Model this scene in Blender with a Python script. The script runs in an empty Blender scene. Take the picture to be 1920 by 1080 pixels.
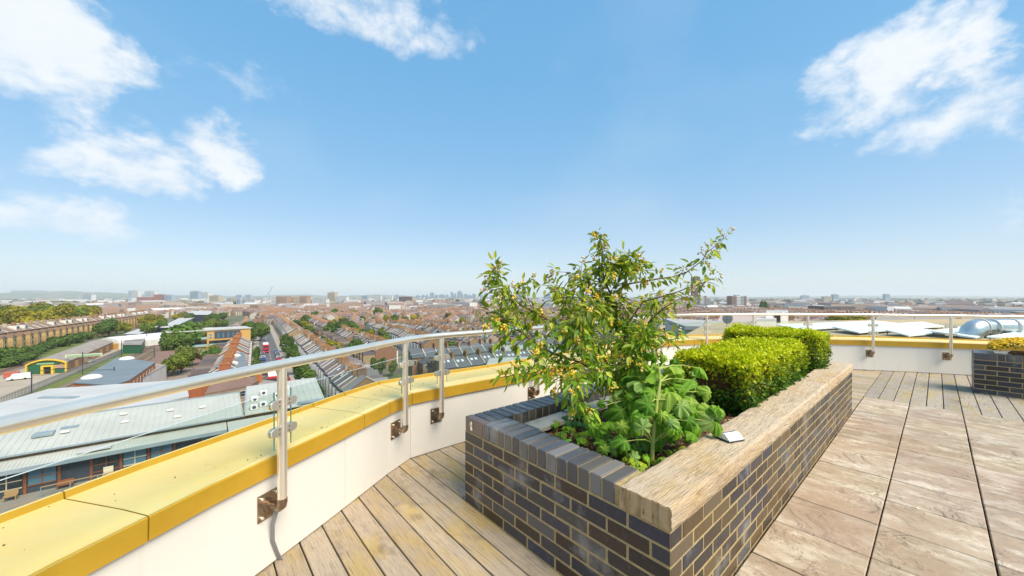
import bpy, math, random
import numpy as np
from mathutils import Vector, Matrix
R = math.radians
random.seed(7)
rng = np.random.default_rng(11)
sc = bpy.context.scene
C = sc.collection

# ------------------------------------------------------------ camera
F = 685.0            # focal length in photograph pixels (1920 wide)
HY = 556.0           # row of the horizon
H = 1.52             # eye height above the deck
cd = bpy.data.cameras.new('camera'); cam = bpy.data.objects.new('camera', cd); C.objects.link(cam)
cam.location = (0, 0, H); cam.rotation_euler = (R(90), 0, 0)
cd.sensor_width = 36; cd.lens = F / 1920 * 36; cd.shift_y = (HY - 540) / 1920
cd.clip_start = 0.05; cd.clip_end = 60000
sc.camera = cam

# ------------------------------------------------------------ light
SUN_EL, SUN_AZ = R(50), R(132)      # azimuth clockwise from +Y
w = bpy.data.worlds.new('World'); sc.world = w; w.use_nodes = True
sd = bpy.data.lights.new('sun', 'SUN'); so = bpy.data.objects.new('sun', sd); C.objects.link(so)
sd.energy = 2.3; sd.angle = R(36); sd.color = (1.0, 0.90, 0.74)
sdir = Vector((math.sin(SUN_AZ) * math.cos(SUN_EL), math.cos(SUN_AZ) * math.cos(SUN_EL), math.sin(SUN_EL)))
so.rotation_euler = (-sdir).to_track_quat('-Z', 'Y').to_euler(); so.location = (0, 0, 60)
vs = sc.view_settings; vs.view_transform = 'Standard'; vs.look = 'None'; vs.gamma = 1; vs.use_curve_mapping = False
vs.exposure = 1.38
sc.cycles.max_bounces = 6; sc.cycles.transparent_max_bounces = 24; sc.cycles.volume_bounces = 1
sc.cycles.use_denoising = True

def build_world():
    nt = w.node_tree; N = nt.nodes; L = nt.links; N.clear()
    def m(op, a, b=None, c=None, clamp=False):
        n = N.new('ShaderNodeMath'); n.operation = op; n.use_clamp = clamp
        for k, v in enumerate((a, b, c)):
            if v is None: continue
            if isinstance(v, (int, float)): n.inputs[k].default_value = v
            else: L.new(v, n.inputs[k])
        return n.outputs[0]
    out = N.new('ShaderNodeOutputWorld'); bg = N.new('ShaderNodeBackground'); L.new(bg.outputs[0], out.inputs[0])
    sky = N.new('ShaderNodeTexSky'); sky.sky_type = 'NISHITA'; sky.sun_disc = False
    sky.sun_elevation = SUN_EL; sky.sun_rotation = SUN_AZ; sky.altitude = 30
    sky.air_density = 1.0; sky.dust_density = 0.6; sky.ozone_density = 1.6
    tc = N.new('ShaderNodeTexCoord'); sp = N.new('ShaderNodeSeparateXYZ'); L.new(tc.outputs['Generated'], sp.inputs[0])
    az = m('ARCTAN2', sp.outputs[0], sp.outputs[1]); el = m('ARCSINE', sp.outputs[2])
    cmb = N.new('ShaderNodeCombineXYZ'); L.new(az, cmb.inputs[0]); L.new(m('MULTIPLY', el, 1.5), cmb.inputs[1])
    def noise(scale, det, rough, off=0.0, lac=2.1, dist=0.0):
        n = N.new('ShaderNodeTexNoise'); n.inputs['Scale'].default_value = scale; n.inputs['Detail'].default_value = det
        n.inputs['Roughness'].default_value = rough; n.inputs['Lacunarity'].default_value = lac; n.inputs['Distortion'].default_value = dist
        mp = N.new('ShaderNodeMapping'); mp.inputs['Location'].default_value = (off, off * .7, 0)
        L.new(cmb.outputs[0], mp.inputs[0]); L.new(mp.outputs[0], n.inputs['Vector']); return n.outputs[0]
    n1 = noise(6.5, 10, .60, 3.1, dist=.2); n2 = noise(2.2, 3, .5, 9.0); n3 = noise(16, 8, .66, 1.0, dist=.4)
    wx = noise(3.5, 6, .6, 21.); wy = noise(3.5, 6, .6, 33.)
    azw = m('ADD', az, m('MULTIPLY', m('SUBTRACT', wx, .5), .42)); elw = m('ADD', el, m('MULTIPLY', m('SUBTRACT', wy, .5), .34))
    tot = None
    # clouds of the photograph: (px, py, half width, half height, strength)
    for (px, py, rx, ry, k) in [(90, 50, 330, 150, 1.2), (210, 100, 140, 80, .9), (30, 140, 200, 100, .7), (660, 10, 300, 80, .85), (800, 20, 150, 55, .55), (250, 300, 190, 75, .95), (420, 310, 105, 85, .9),
                                (460, 150, 180, 60, .45), (130, 425, 180, 60, .72), (1700, 120, 190, 100, .95), (1590, 185, 150, 65, .7),
                                (1870, 110, 120, 130, .95), (1790, 230, 180, 100, .85), (1700, 345, 110, 45, .35), (1890, 400, 110, 55, .4), (0, 320, 60, 60, .5),
                                (120, 480, 330, 60, .3), (180, 200, 420, 240, .38), (330, 520, 200, 40, .3)]:
        a0 = math.atan((px - 960) / F); c = math.cos(a0); e0 = math.atan((HY - py) / F * c)
        ra = rx / F * c * c; re = ry / F * c
        dx = m('MULTIPLY', m('SUBTRACT', azw, a0), 1 / ra); dy = m('MULTIPLY', m('SUBTRACT', elw, e0), 1 / re)
        d = m('SUBTRACT', 1.0, m('SQRT', m('ADD', m('MULTIPLY', dx, dx), m('MULTIPLY', dy, dy))), clamp=True)
        v = m('MULTIPLY', m('POWER', d, .6), k); tot = v if tot is None else m('MAXIMUM', tot, v)
    dens = m('ADD', m('MULTIPLY', tot, .92), m('ADD', m('MULTIPLY', m('SUBTRACT', n1, .5), 1.15), m('MULTIPLY', m('SUBTRACT', n3, .5), .45)))
    mr = N.new('ShaderNodeMapRange'); mr.interpolation_type = 'SMOOTHSTEP'; L.new(dens, mr.inputs[0])
    mr.inputs[1].default_value = .24; mr.inputs[2].default_value = .84
    gate = N.new('ShaderNodeMapRange'); L.new(tot, gate.inputs[0]); gate.inputs[1].default_value = 0.02; gate.inputs[2].default_value = .35
    cov = m('MULTIPLY', m('MULTIPLY', mr.outputs[0], gate.outputs[0]), .97, clamp=True)
    # thin veil and pale horizon
    hz = N.new('ShaderNodeMapRange'); L.new(el, hz.inputs[0]); hz.inputs[1].default_value = .60; hz.inputs[2].default_value = -.02
    hz.inputs[3].default_value = 0; hz.inputs[4].default_value = 1
    hzp = m('POWER', hz.outputs[0], 1.9)
    veil = m('MULTIPLY', m('ADD', hzp, m('MULTIPLY', m('SUBTRACT', n2, .55), .25)), .9, clamp=True)
    rp = N.new('ShaderNodeValToRGB'); rp.color_ramp.interpolation = 'B_SPLINE'; es = rp.color_ramp.elements
    for i, (pos, c_) in enumerate(SKY_RAMP):
        e = es[0] if i == 0 else (es[1] if i == 1 else es.new(pos)); e.position = pos; e.color = (c_[0] / 4, c_[1] / 4, c_[2] / 4, 1)
    L.new(m('DIVIDE', el, 1.5, clamp=True), rp.inputs[0])
    sc4 = N.new('ShaderNodeVectorMath'); sc4.operation = 'SCALE'; sc4.inputs[3].default_value = 4; L.new(rp.outputs[0], sc4.inputs[0])
    m0 = N.new('ShaderNodeMix'); m0.data_type = 'RGBA'; m0.inputs[0].default_value = .82; L.new(sky.outputs[0], m0.inputs[6]); L.new(sc4.outputs[0], m0.inputs[7])
    m1 = N.new('ShaderNodeMix'); m1.data_type = 'RGBA'; L.new(m('MULTIPLY', m('SUBTRACT', n2, .5, clamp=True), 1.0), m1.inputs[0]); L.new(m0.outputs[2], m1.inputs[6]); m1.inputs[7].default_value = VEIL
    m2 = N.new('ShaderNodeMix'); m2.data_type = 'RGBA'; L.new(cov, m2.inputs[0]); L.new(m1.outputs[2], m2.inputs[6])
    cr = N.new('ShaderNodeMix'); cr.data_type = 'RGBA'; L.new(n1, cr.inputs[0]); cr.inputs[6].default_value = CLOUD_A; cr.inputs[7].default_value = CLOUD_B
    L.new(cr.outputs[2], m2.inputs[7])
    L.new(m2.outputs[2], bg.inputs[0]); bg.inputs[1].default_value = SKY_STR
SKY_RAMP = [(0, (2.5, 2.85, 3.05)), (.05, (2.1, 2.65, 3.05)), (.12, (1.35, 2.2, 3.1)), (.22, (.85, 1.98, 3.1)), (.36, (.60, 1.80, 3.1)), (.8, (.5, 1.5, 2.8))]; VEIL = (2.3, 2.9, 3.5, 1); CLOUD_A = (3.0, 3.3, 3.6, 1); CLOUD_B = (4.0, 4.1, 4.2, 1); SKY_STR = .1
build_world()

# ------------------------------------------------------------ helpers
def P(px, py, z=0.0):                      # the point at height z that the photograph shows at (px, py)
    D = F * (H - z) / (py - HY); return Vector(((px - 960) / F * D, D, z))
def PD(px, py, D): return Vector(((px - 960) / F * D, D, H - (py - HY) / F * D))
DV = Vector((.758, .652, 0)); NV = Vector((.652, -.758, 0)); O0 = Vector((.663, 1.529, 0))
def SN(s, n, z=0.0): p = O0 + DV * s + NV * n; return Vector((p.x, p.y, z))    # the terrace's own grid
UV_ = Vector((-.574, .819, 0)); VV = Vector((.819, .574, 0))
def AB(a, b, z=0.0): p = UV_ * a + VV * b; return Vector((p.x, p.y, z))        # the street's own grid
GZ = -26.5                                                                     # street level

class MB:
    def __init__(s): s.v = []; s.f = []; s.m = []; s.c = []; s.sm = []
    def poly(s, pts, mi=0, col=(1, 1, 1), smooth=False):
        n = len(s.v); s.v += [tuple(p) for p in pts]; s.f.append(tuple(range(n, n + len(pts)))); s.m.append(mi); s.c.append(col); s.sm.append(smooth)
    def raw(s, vs_, fs, mi=0, col=(1, 1, 1), smooth=False):
        n = len(s.v); s.v += [tuple(p) for p in vs_]
        for f in fs: s.f.append(tuple(i + n for i in f)); s.m.append(mi); s.c.append(col); s.sm.append(smooth)
    def box(s, c, size, mi=0, col=(1, 1, 1), ax=None, bev=0.0):
        c = Vector(c); ax = ax or (Vector((1, 0, 0)), Vector((0, 1, 0)), Vector((0, 0, 1))); h = [k / 2 for k in size]
        if bev <= 0:
            q = [c + ax[0] * (h[0] * i) + ax[1] * (h[1] * j) + ax[2] * (h[2] * k) for k in (-1, 1) for (i, j) in ((-1, -1), (1, -1), (1, 1), (-1, 1))]
            s.raw(q, [(3, 2, 1, 0), (4, 5, 6, 7), (0, 1, 5, 4), (1, 2, 6, 5), (2, 3, 7, 6), (3, 0, 4, 7)], mi, col); return
        b = min(bev, min(h) * .9); q = []; idx = {}
        for i in (-1, 1):
            for j in (-1, 1):
                for k in (-1, 1):
                    for a in range(3):
                        e = [h[0] - b, h[1] - b, h[2] - b]; e[a] = h[a]
                        idx[(i, j, k, a)] = len(q); q.append(c + ax[0] * (e[0] * i) + ax[1] * (e[1] * j) + ax[2] * (e[2] * k))
        fs = []
        for a in range(3):
            o = [t for t in range(3) if t != a]
            for sg in (-1, 1):
                f = []
                for (p_, q_) in ((-1, -1), (1, -1), (1, 1), (-1, 1)):
                    t = [0, 0, 0]; t[a] = sg; t[o[0]] = p_; t[o[1]] = q_; f.append(idx[(*t, a)])
                if (sg > 0) == (a == 1): f = f[::-1]
                fs.append(tuple(f))
            for p_ in (-1, 1):
                for q_ in (-1, 1):     # edge parallel to axis a
                    t0 = [0, 0, 0]; t0[o[0]] = p_; t0[o[1]] = q_; t0[a] = -1; t1 = list(t0); t1[a] = 1
                    f = [idx[(*t0, o[0])], idx[(*t1, o[0])], idx[(*t1, o[1])], idx[(*t0, o[1])]]
                    fs.append(tuple(f))
        for i in (-1, 1):
            for j in (-1, 1):
                for k in (-1, 1): fs.append((idx[(i, j, k, 0)], idx[(i, j, k, 1)], idx[(i, j, k, 2)]))
        s.raw(q, fs, mi, col)
    def bar(s, p, q, wd, ht, mi=0, col=(1, 1, 1)):           # box from p to q, ht along z-ish
        p = Vector(p); q = Vector(q); d = (q - p); l = d.length; d.normalize()
        up = Vector((0, 0, 1)) if abs(d.z) < .9 else Vector((0, 1, 0)); sx = d.cross(up).normalized(); u2 = sx.cross(d)
        s.box((p + q) / 2, (l, wd, ht), mi, col, (d, sx, u2))
    def tube(s, pts, rad, seg=10, mi=0, col=(1, 1, 1), cap=True, smooth=True):
        pts = [Vector(p) for p in pts]; n = len(pts); rad = rad if isinstance(rad, (list, tuple)) else [rad] * n
        rings = []; prev = None
        for i, p in enumerate(pts):
            d = (pts[min(i + 1, n - 1)] - pts[max(i - 1, 0)]).normalized()
            if prev is None: a = d.orthogonal().normalized()
            else:
                a = prev - d * prev.dot(d); a = a.normalized() if a.length > 1e-6 else d.orthogonal().normalized()
            prev = a; b = d.cross(a)
            rings.append([p + (a * math.cos(t) + b * math.sin(t)) * rad[i] for t in [2 * math.pi * k / seg for k in range(seg)]])
        v = [q for r_ in rings for q in r_]
        fs = [(i * seg + k, i * seg + (k + 1) % seg, (i + 1) * seg + (k + 1) % seg, (i + 1) * seg + k) for i in range(n - 1) for k in range(seg)]
        s.raw(v, fs, mi, col, smooth)
        if cap:
            s.poly(rings[0][::-1], mi, col); s.poly(rings[-1], mi, col)
    def prism(s, pts, z0, z1, mi=0, top=None, col=(1, 1, 1), bottom=False):   # pts ccw list of (x, y)
        a = sum(pts[i][0] * pts[(i + 1) % len(pts)][1] - pts[(i + 1) % len(pts)][0] * pts[i][1] for i in range(len(pts)))
        if a < 0: pts = pts[::-1]
        n = len(pts)
        for i in range(n):
            p, q = pts[i], pts[(i + 1) % n]; s.poly([(p[0], p[1], z0), (q[0], q[1], z0), (q[0], q[1], z1), (p[0], p[1], z1)], mi, col)
        s.poly([(p[0], p[1], z1) for p in pts], mi if top is None else top, col)
        if bottom: s.poly([(p[0], p[1], z0) for p in pts][::-1], mi, col)
    def sphere(s, c, r, mi=0, col=(1, 1, 1), seg=8, rings=6, sq=(1, 1, 1)):
        v = []; fs = []
        for i in range(rings + 1):
            t = math.pi * i / rings
            for k in range(seg):
                a = 2 * math.pi * k / seg; v.append((c[0] + r * sq[0] * math.sin(t) * math.cos(a), c[1] + r * sq[1] * math.sin(t) * math.sin(a), c[2] + r * sq[2] * math.cos(t)))
        for i in range(rings):
            for k in range(seg): fs.append((i * seg + k, (i + 1) * seg + k, (i + 1) * seg + (k + 1) % seg, i * seg + (k + 1) % seg))
        s.raw(v, fs, mi, col, True)
    def mesh(s, name, mats):
        me = bpy.data.meshes.new(name); me.from_pydata(s.v, [], s.f)
        for m_ in (mats if isinstance(mats, (list, tuple)) else [mats]): me.materials.append(M[m_] if isinstance(m_, str) else m_)
        me.polygons.foreach_set('material_index', s.m); me.polygons.foreach_set('use_smooth', s.sm)
        cl = me.color_attributes.new('Col', 'BYTE_COLOR', 'CORNER')
        cnt = [len(f) for f in s.f]; arr = np.ones((sum(cnt), 4), np.float32); arr[:, :3] = np.repeat(np.array(s.c, np.float32).reshape(-1, 3), cnt, axis=0)
        cl.data.foreach_set('color', arr.ravel()); me.update(); return me
    def build(s, name, mats, parent=None, loc=None, rz=0, **k):
        o = bpy.data.objects.new(name, s.mesh(name, mats)); C.objects.link(o)
        if parent is not None: o.parent = parent
        if loc is not None: o.location = loc; o.rotation_euler.z = rz
        if k: tag(o, **k)
        return o
def tag(o, label=None, cat=None, group=None, kind=None):
    if label: o['label'] = label
    if cat: o['category'] = cat
    if group: o['group'] = group
    if kind: o['kind'] = kind
    return o
def thing(name, label, cat, loc=(0, 0, 0), rz=0, group=None):
    o = bpy.data.objects.new(name, None); C.objects.link(o); o.location = loc; o.rotation_euler = (0, 0, rz); o.empty_display_size = .1
    return tag(o, label, cat, group)
KIDS = {}
def copy_tree(o, loc, rz, label=None, group=None, scale=None):
    if o.name not in KIDS: KIDS[o.name] = [(c, list(c.children)) for c in o.children]
    r = o.copy(); C.objects.link(r); r.location = loc; r.rotation_euler = (0, 0, rz)
    if scale: r.scale = scale
    if label: r['label'] = label
    if group: r['group'] = group
    for c, gs in KIDS[o.name]:
        k = c.copy(); C.objects.link(k); k.parent = r
        for g in gs: h = g.copy(); C.objects.link(h); h.parent = k
    return r

# ------------------------------------------------------------ materials
M = {}
def mat(name, col, rough=.7, metal=0.0, attr=False, noise=None, n2=None, bump=None, objrand=None, spec=None, stretch=None, coord='Object', sheen=0, trans=0):
    """noise = (scale, colour, lo, hi) patches of another colour; n2 the same; bump = (scale, strength, distance); stretch = mapping scale"""
    m = bpy.data.materials.new(name); m.use_nodes = True; nt = m.node_tree; N = nt.nodes; L = nt.links
    b = N['Principled BSDF']; b.inputs['Roughness'].default_value = rough; b.inputs['Metallic'].default_value = metal
    if spec is not None: b.inputs['Specular IOR Level'].default_value = spec
    tc = N.new('ShaderNodeTexCoord'); src = tc.outputs[coord]
    if stretch:
        mp = N.new('ShaderNodeMapping'); mp.inputs['Scale'].default_value = stretch; L.new(src, mp.inputs[0]); src = mp.outputs[0]
    rgb = N.new('ShaderNodeRGB'); rgb.outputs[0].default_value = (*col, 1); cur = rgb.outputs[0]
    def mix(fac, a, bb, bt='MIX'):
        x = N.new('ShaderNodeMix'); x.data_type = 'RGBA'; x.blend_type = bt
        if isinstance(fac, (int, float)): x.inputs[0].default_value = fac
        else: L.new(fac, x.inputs[0])
        for k, v in ((6, a), (7, bb)):
            if isinstance(v, tuple): x.inputs[k].default_value = (*v[:3], 1)
            else: L.new(v, x.inputs[k])
        return x.outputs[2]
    if objrand:
        oi = N.new('ShaderNodeObjectInfo'); cr = N.new('ShaderNodeValToRGB'); cr.color_ramp.interpolation = 'LINEAR'
        es = cr.color_ramp.elements; es[0].color = (*objrand[0], 1); es[-1].color = (*objrand[-1], 1)
        for i in range(1, len(objrand) - 1): e = es.new(i / (len(objrand) - 1)); e.color = (*objrand[i], 1)
        L.new(oi.outputs['Random'], cr.inputs[0]); cur = cr.outputs[0]
    if attr:
        at = N.new('ShaderNodeAttribute'); at.attribute_name = 'Col'; cur = mix(1.0, cur, at.outputs[0], 'MULTIPLY')
    for ns in (noise, n2):
        if not ns: continue
        t = N.new('ShaderNodeTexNoise'); t.inputs['Scale'].default_value = ns[0]; t.inputs['Detail'].default_value = 7; t.inputs['Roughness'].default_value = .62
        L.new(src, t.inputs['Vector'])
        r_ = N.new('ShaderNodeMapRange'); L.new(t.outputs[0], r_.inputs[0]); r_.inputs[1].default_value = ns[2]; r_.inputs[2].default_value = ns[3]
        if len(ns) > 4: r_.inputs[4].default_value = ns[4]
        cur = mix(r_.outputs[0], cur, ns[1])
    L.new(cur, b.inputs['Base Color'])
    if bump:
        t = N.new('ShaderNodeTexNoise'); t.inputs['Scale'].default_value = bump[0]; t.inputs['Detail'].default_value = 8; t.inputs['Roughness'].default_value = .65; L.new(src, t.inputs['Vector'])
        bp = N.new('ShaderNodeBump'); bp.inputs['Strength'].default_value = bump[1]; bp.inputs['Distance'].default_value = bump[2]; L.new(t.outputs[0], bp.inputs['Height']); L.new(bp.outputs[0], b.inputs['Normal'])
    if trans:      # leaf: some light passes through
        tr = N.new('ShaderNodeBsdfTranslucent'); L.new(cur, tr.inputs[0]); ms = N.new('ShaderNodeMixShader'); ms.inputs[0].default_value = trans
        L.new(b.outputs[0], ms.inputs[1]); L.new(tr.outputs[0], ms.inputs[2]); L.new(ms.outputs[0], N['Material Output'].inputs[0])
    M[name] = m; return m

# terrace
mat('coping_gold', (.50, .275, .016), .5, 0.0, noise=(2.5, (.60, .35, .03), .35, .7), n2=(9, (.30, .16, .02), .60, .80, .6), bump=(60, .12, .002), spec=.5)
mat('coping_top_lit', (.90, .61, .205), .5, 0.0, noise=(1.8, (.92, .68, .30), .35, .7), n2=(11, (.60, .40, .12), .64, .82, .5), bump=(60, .08, .002), spec=.5)  # upward faces of the same metal, high-sun brightness put into the colour
mat('white_panel', (.74, .70, .64), .5, noise=(1.2, (.76, .71, .64), .4, .75), n2=(3, (.60, .54, .44), .58, .85, .5), bump=(5, .06, .01), stretch=(2.2, 2.2, .5))
mat('joint_dark', (.06, .045, .03), .9)
mat('steel', (.93, .86, .75), .30, .76, noise=(3, (.82, .74, .62), .4, .7))
mat('steel_plate', (.36, .28, .20), .34, .85, noise=(14, (.20, .12, .07), .4, .7), n2=(5, (.5, .42, .33), .5, .75))
mat('cable_grey', (.24, .24, .25), .5, .2)
mat('brick', (1, 1, 1), .38, attr=True, noise=(30, (.15, .145, .15), .55, .85, .5), n2=(3.5, (.36, .355, .35), .56, .74, .62), bump=(45, .3, .004), spec=.6)
mat('mortar', (.42, .32, .16), .9, noise=(30, (.32, .22, .08), .4, .7), bump=(120, .5, .003))
mat('concrete', (.5, .47, .42), .9, noise=(9, (.36, .31, .25), .4, .7), bump=(50, .4, .004))
mat('soil', (.085, .04, .018), 1.0, noise=(30, (.17, .08, .035), .4, .65), n2=(70, (.02, .01, .006), .55, .65), bump=(45, 1.0, .03))
mat('leaf_tree', (1, 1, 1), .42, attr=True, trans=.45, spec=.35)
mat('leaf_hedge', (1, 1, 1), .45, attr=True, trans=.35, spec=.3)
mat('leaf_mallow', (1, 1, 1), .6, attr=True, trans=.45, noise=(35, (.40, .50, .10), .52, .75, .5), bump=(28, .7, .012), spec=.3)
mat('petal', (1, 1, 1), .5, attr=True, trans=.2)
mat('bark', (.10, .055, .035), .9, noise=(40, (.19, .12, .08), .45, .7), bump=(60, .6, .004))
mat('stalk', (.38, .42, .10), .5, noise=(20, (.28, .36, .06), .4, .7))
mat('twig', (.13, .05, .022), .9, noise=(25, (.20, .09, .03), .4, .7), bump=(30, 1, .03))
mat('white_plastic', (.8, .8, .78), .3)
mat('solar_cell', (.03, .04, .08), .15)
mat('black_plastic', (.02, .02, .02), .4)
mat('dirt_speck', (.14, .11, .05), .9)
mat('lichen', (.45, .36, .09), .9)

def wood_mat(name, base, stain, grey, bumpd, dirt):
    m = bpy.data.materials.new(name); m.use_nodes = True; nt = m.node_tree; N = nt.nodes; L = nt.links; b = N['Principled BSDF']; b.inputs['Roughness'].default_value = .78
    tc = N.new('ShaderNodeTexCoord'); at = N.new('ShaderNodeAttribute'); at.attribute_name = 'Col'
    def noise(sc_, scale, det=8, rough=.62, off=0, dist=0):
        mp = N.new('ShaderNodeMapping'); mp.inputs['Scale'].default_value = sc_; mp.inputs['Location'].default_value = (off, off, off); L.new(tc.outputs['Object'], mp.inputs[0])
        # each board has its own grain: shift the pattern by the board's colour
        ad = N.new('ShaderNodeVectorMath'); ad.operation = 'MULTIPLY_ADD'; L.new(at.outputs[0], ad.inputs[0]); ad.inputs[1].default_value = (17, 31, 13); L.new(mp.outputs[0], ad.inputs[2])
        t = N.new('ShaderNodeTexNoise'); t.inputs['Scale'].default_value = scale; t.inputs['Detail'].default_value = det; t.inputs['Roughness'].default_value = rough; t.inputs['Distortion'].default_value = dist
        L.new(ad.outputs[0], t.inputs['Vector']); return t.outputs[0]
    def rng_(v, lo, hi, mx=1):
        r_ = N.new('ShaderNodeMapRange'); L.new(v, r_.inputs[0]); r_.inputs[1].default_value = lo; r_.inputs[2].default_value = hi; r_.inputs[4].default_value = mx; return r_.outputs[0]
    def mix(fac, a, bb, bt='MIX'):
        x = N.new('ShaderNodeMix'); x.data_type = 'RGBA'; x.blend_type = bt
        if isinstance(fac, (int, float)): x.inputs[0].default_value = fac
        else: L.new(fac, x.inputs[0])
        for k, v in ((6, a), (7, bb)):
            if isinstance(v, tuple): x.inputs[k].default_value = (*v[:3], 1)
            else: L.new(v, x.inputs[k])
        return x.outputs[2]
    cur = mix(rng_(noise((.5, 9, 9), 6), .3, .7), base, grey)
    cur = mix(rng_(noise((1.2, 3, 3), 1.8, off=5), .48, .68, .8), cur, stain)
    cur = mix(rng_(noise((1.5, 40, 40), 5, off=9), .52, .68, .75), cur, dirt)
    cur = mix(rng_(noise((1, 1.4, 1.4), 4, off=29), .55, .72, .55), cur, dirt)
    cur = mix(rng_(noise((2.5, 3, 3), 16, off=13), .64, .72, .75), cur, dirt)
    cur = mix(1.0, cur, at.outputs[0], 'MULTIPLY')
    L.new(cur, b.inputs['Base Color'])
    bp = N.new('ShaderNodeBump'); bp.inputs['Strength'].default_value = .7; bp.inputs['Distance'].default_value = bumpd; L.new(noise((1.2, 30, 30), 6, off=2, dist=.6), bp.inputs['Height']); L.new(bp.outputs[0], b.inputs['Normal'])
    M[name] = m
wood_mat('deck_wood', (.53, .425, .30), (.53, .38, .12), (.40, .33, .25), .006, (.13, .09, .055))
wood_mat('sleeper_wood', (.72, .58, .41), (.60, .41, .19), (.56, .45, .34), .020, (.16, .10, .05))

def paver_mat():
    m = bpy.data.materials.new('paver'); m.use_nodes = True; nt = m.node_tree; N = nt.nodes; L = nt.links; b = N['Principled BSDF']; b.inputs['Roughness'].default_value = .7
    tc = N.new('ShaderNodeTexCoord'); at = N.new('ShaderNodeAttribute'); at.attribute_name = 'Col'
    def vec(sc_, k=11.):
        mp = N.new('ShaderNodeMapping'); mp.inputs['Scale'].default_value = sc_; L.new(tc.outputs['Object'], mp.inputs[0])
        ad = N.new('ShaderNodeVectorMath'); ad.operation = 'MULTIPLY_ADD'; L.new(at.outputs[0], ad.inputs[0]); ad.inputs[1].default_value = (k, -k * 1.7, k * .5); L.new(mp.outputs[0], ad.inputs[2]); return ad.outputs[0]
    def noise(v, scale, det=9, rough=.6, dist=0.):
        t = N.new('ShaderNodeTexNoise'); t.inputs['Scale'].default_value = scale; t.inputs['Detail'].default_value = det; t.inputs['Roughness'].default_value = rough; t.inputs['Distortion'].default_value = dist; L.new(v, t.inputs['Vector']); return t.outputs[0]
    def math_(op, a, bb):
        x = N.new('ShaderNodeMath'); x.operation = op
        for k, v in enumerate((a, bb)):
            if isinstance(v, (int, float)): x.inputs[k].default_value = v
            else: L.new(v, x.inputs[k])
        return x.outputs[0]
    def rng_(v, lo, hi, mx=1):
        r_ = N.new('ShaderNodeMapRange'); L.new(v, r_.inputs[0]); r_.inputs[1].default_value = lo; r_.inputs[2].default_value = hi; r_.inputs[4].default_value = mx; return r_.outputs[0]
    def mix(fac, a, bb, bt='MIX'):
        x = N.new('ShaderNodeMix'); x.data_type = 'RGBA'; x.blend_type = bt
        if isinstance(fac, (int, float)): x.inputs[0].default_value = fac
        else: L.new(fac, x.inputs[0])
        for k, v in ((6, a), (7, bb)):
            if isinstance(v, tuple): x.inputs[k].default_value = (*v[:3], 1)
            else: L.new(v, x.inputs[k])
        return x.outputs[2]
    v = vec((1.7, 1, 1))
    n1 = noise(v, 1.5, 6, .55, .6)
    # riven ledges: the noise cut into steps
    st = math_('MULTIPLY', n1, 9.0); fr = math_('FRACT', st, 0); fl = math_('FLOOR', st, 0)
    ledge = math_('DIVIDE', math_('ADD', fl, rng_(fr, .55, 1.0)), 9.0)
    edge = rng_(fr, .86, .99)
    edge = math_('MULTIPLY', edge, rng_(noise(v, 3, 5), .48, .60))
    cur = mix(rng_(noise(vec((1, 1, 1)), 1.6, 6), .35, .7), (.49, .385, .275), (.34, .25, .17))
    cur = mix(rng_(noise(vec((2.4, 1, 1), 5), 4, 9), .48, .62, .75), cur, (.64, .56, .44))
    cur = mix(math_('MULTIPLY', edge, .4), cur, (.24, .16, .09))
    cur = mix(rng_(noise(vec((1, 1, 1), 3), 30, 6), .60, .72, .5), cur, (.30, .21, .13))
    big = noise(tc.outputs['Object'], .8, 5, .6, 0)
    cur = mix(rng_(big, .52, .70, .6), cur, (.38, .25, .15))
    cur = mix(1.0, cur, at.outputs[0], 'MULTIPLY'); L.new(cur, b.inputs['Base Color'])
    hgt = math_('ADD', math_('MULTIPLY', ledge, 1.4), math_('MULTIPLY', noise(v, 14, 8), .12))
    bp = N.new('ShaderNodeBump'); bp.inputs['Strength'].default_value = 1.0; bp.inputs['Distance'].default_value = .05; L.new(hgt, bp.inputs['Height']); L.new(bp.outputs[0], b.inputs['Normal'])
    M['paver'] = m
paver_mat()
def glass_mat(name, col, edge=False, refl=.12, opac=0.0):
    m = bpy.data.materials.new(name); m.use_nodes = True; nt = m.node_tree; N = nt.nodes; L = nt.links; N.remove(N['Principled BSDF'])
    t = N.new('ShaderNodeBsdfTransparent'); t.inputs[0].default_value = (*col, 1); g = N.new('ShaderNodeBsdfGlossy'); g.inputs['Roughness'].default_value = .03
    fr = N.new('ShaderNodeLayerWeight'); fr.inputs[0].default_value = .5; ms = N.new('ShaderNodeMixShader')
    geo = N.new('ShaderNodeNewGeometry'); mm = N.new('ShaderNodeMath'); mm.operation = 'MULTIPLY_ADD'; mm.inputs[1].default_value = .55; mm.inputs[2].default_value = .04; pw = N.new('ShaderNodeMath'); pw.operation = 'POWER'; pw.inputs[1].default_value = 4.0; L.new(fr.outputs['Facing'], pw.inputs[0]); L.new(pw.outputs[0], mm.inputs[0])
    L.new(mm.outputs[0], ms.inputs[0]); L.new(t.outputs[0], ms.inputs[1]); L.new(g.outputs[0], ms.inputs[2])
    L.new(ms.outputs[0], N['Material Output'].inputs[0]); M[name] = m
glass_mat('clear_glass', (.93, .97, .95))
mat('glass_edge', (.10, .26, .22), .15, spec=.8)
mat('glass_top_glint', (.5, .56, .53), .2, spec=.6)  # pale highlight along the upper glass edge, put into the colour
mat('end_grain', (.46, .32, .17), .8, noise=(16, (.24, .14, .06), .45, .62), n2=(45, (.10, .05, .025), .58, .66), bump=(30, .8, .006), stretch=(1, 1.0, .25))

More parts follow.
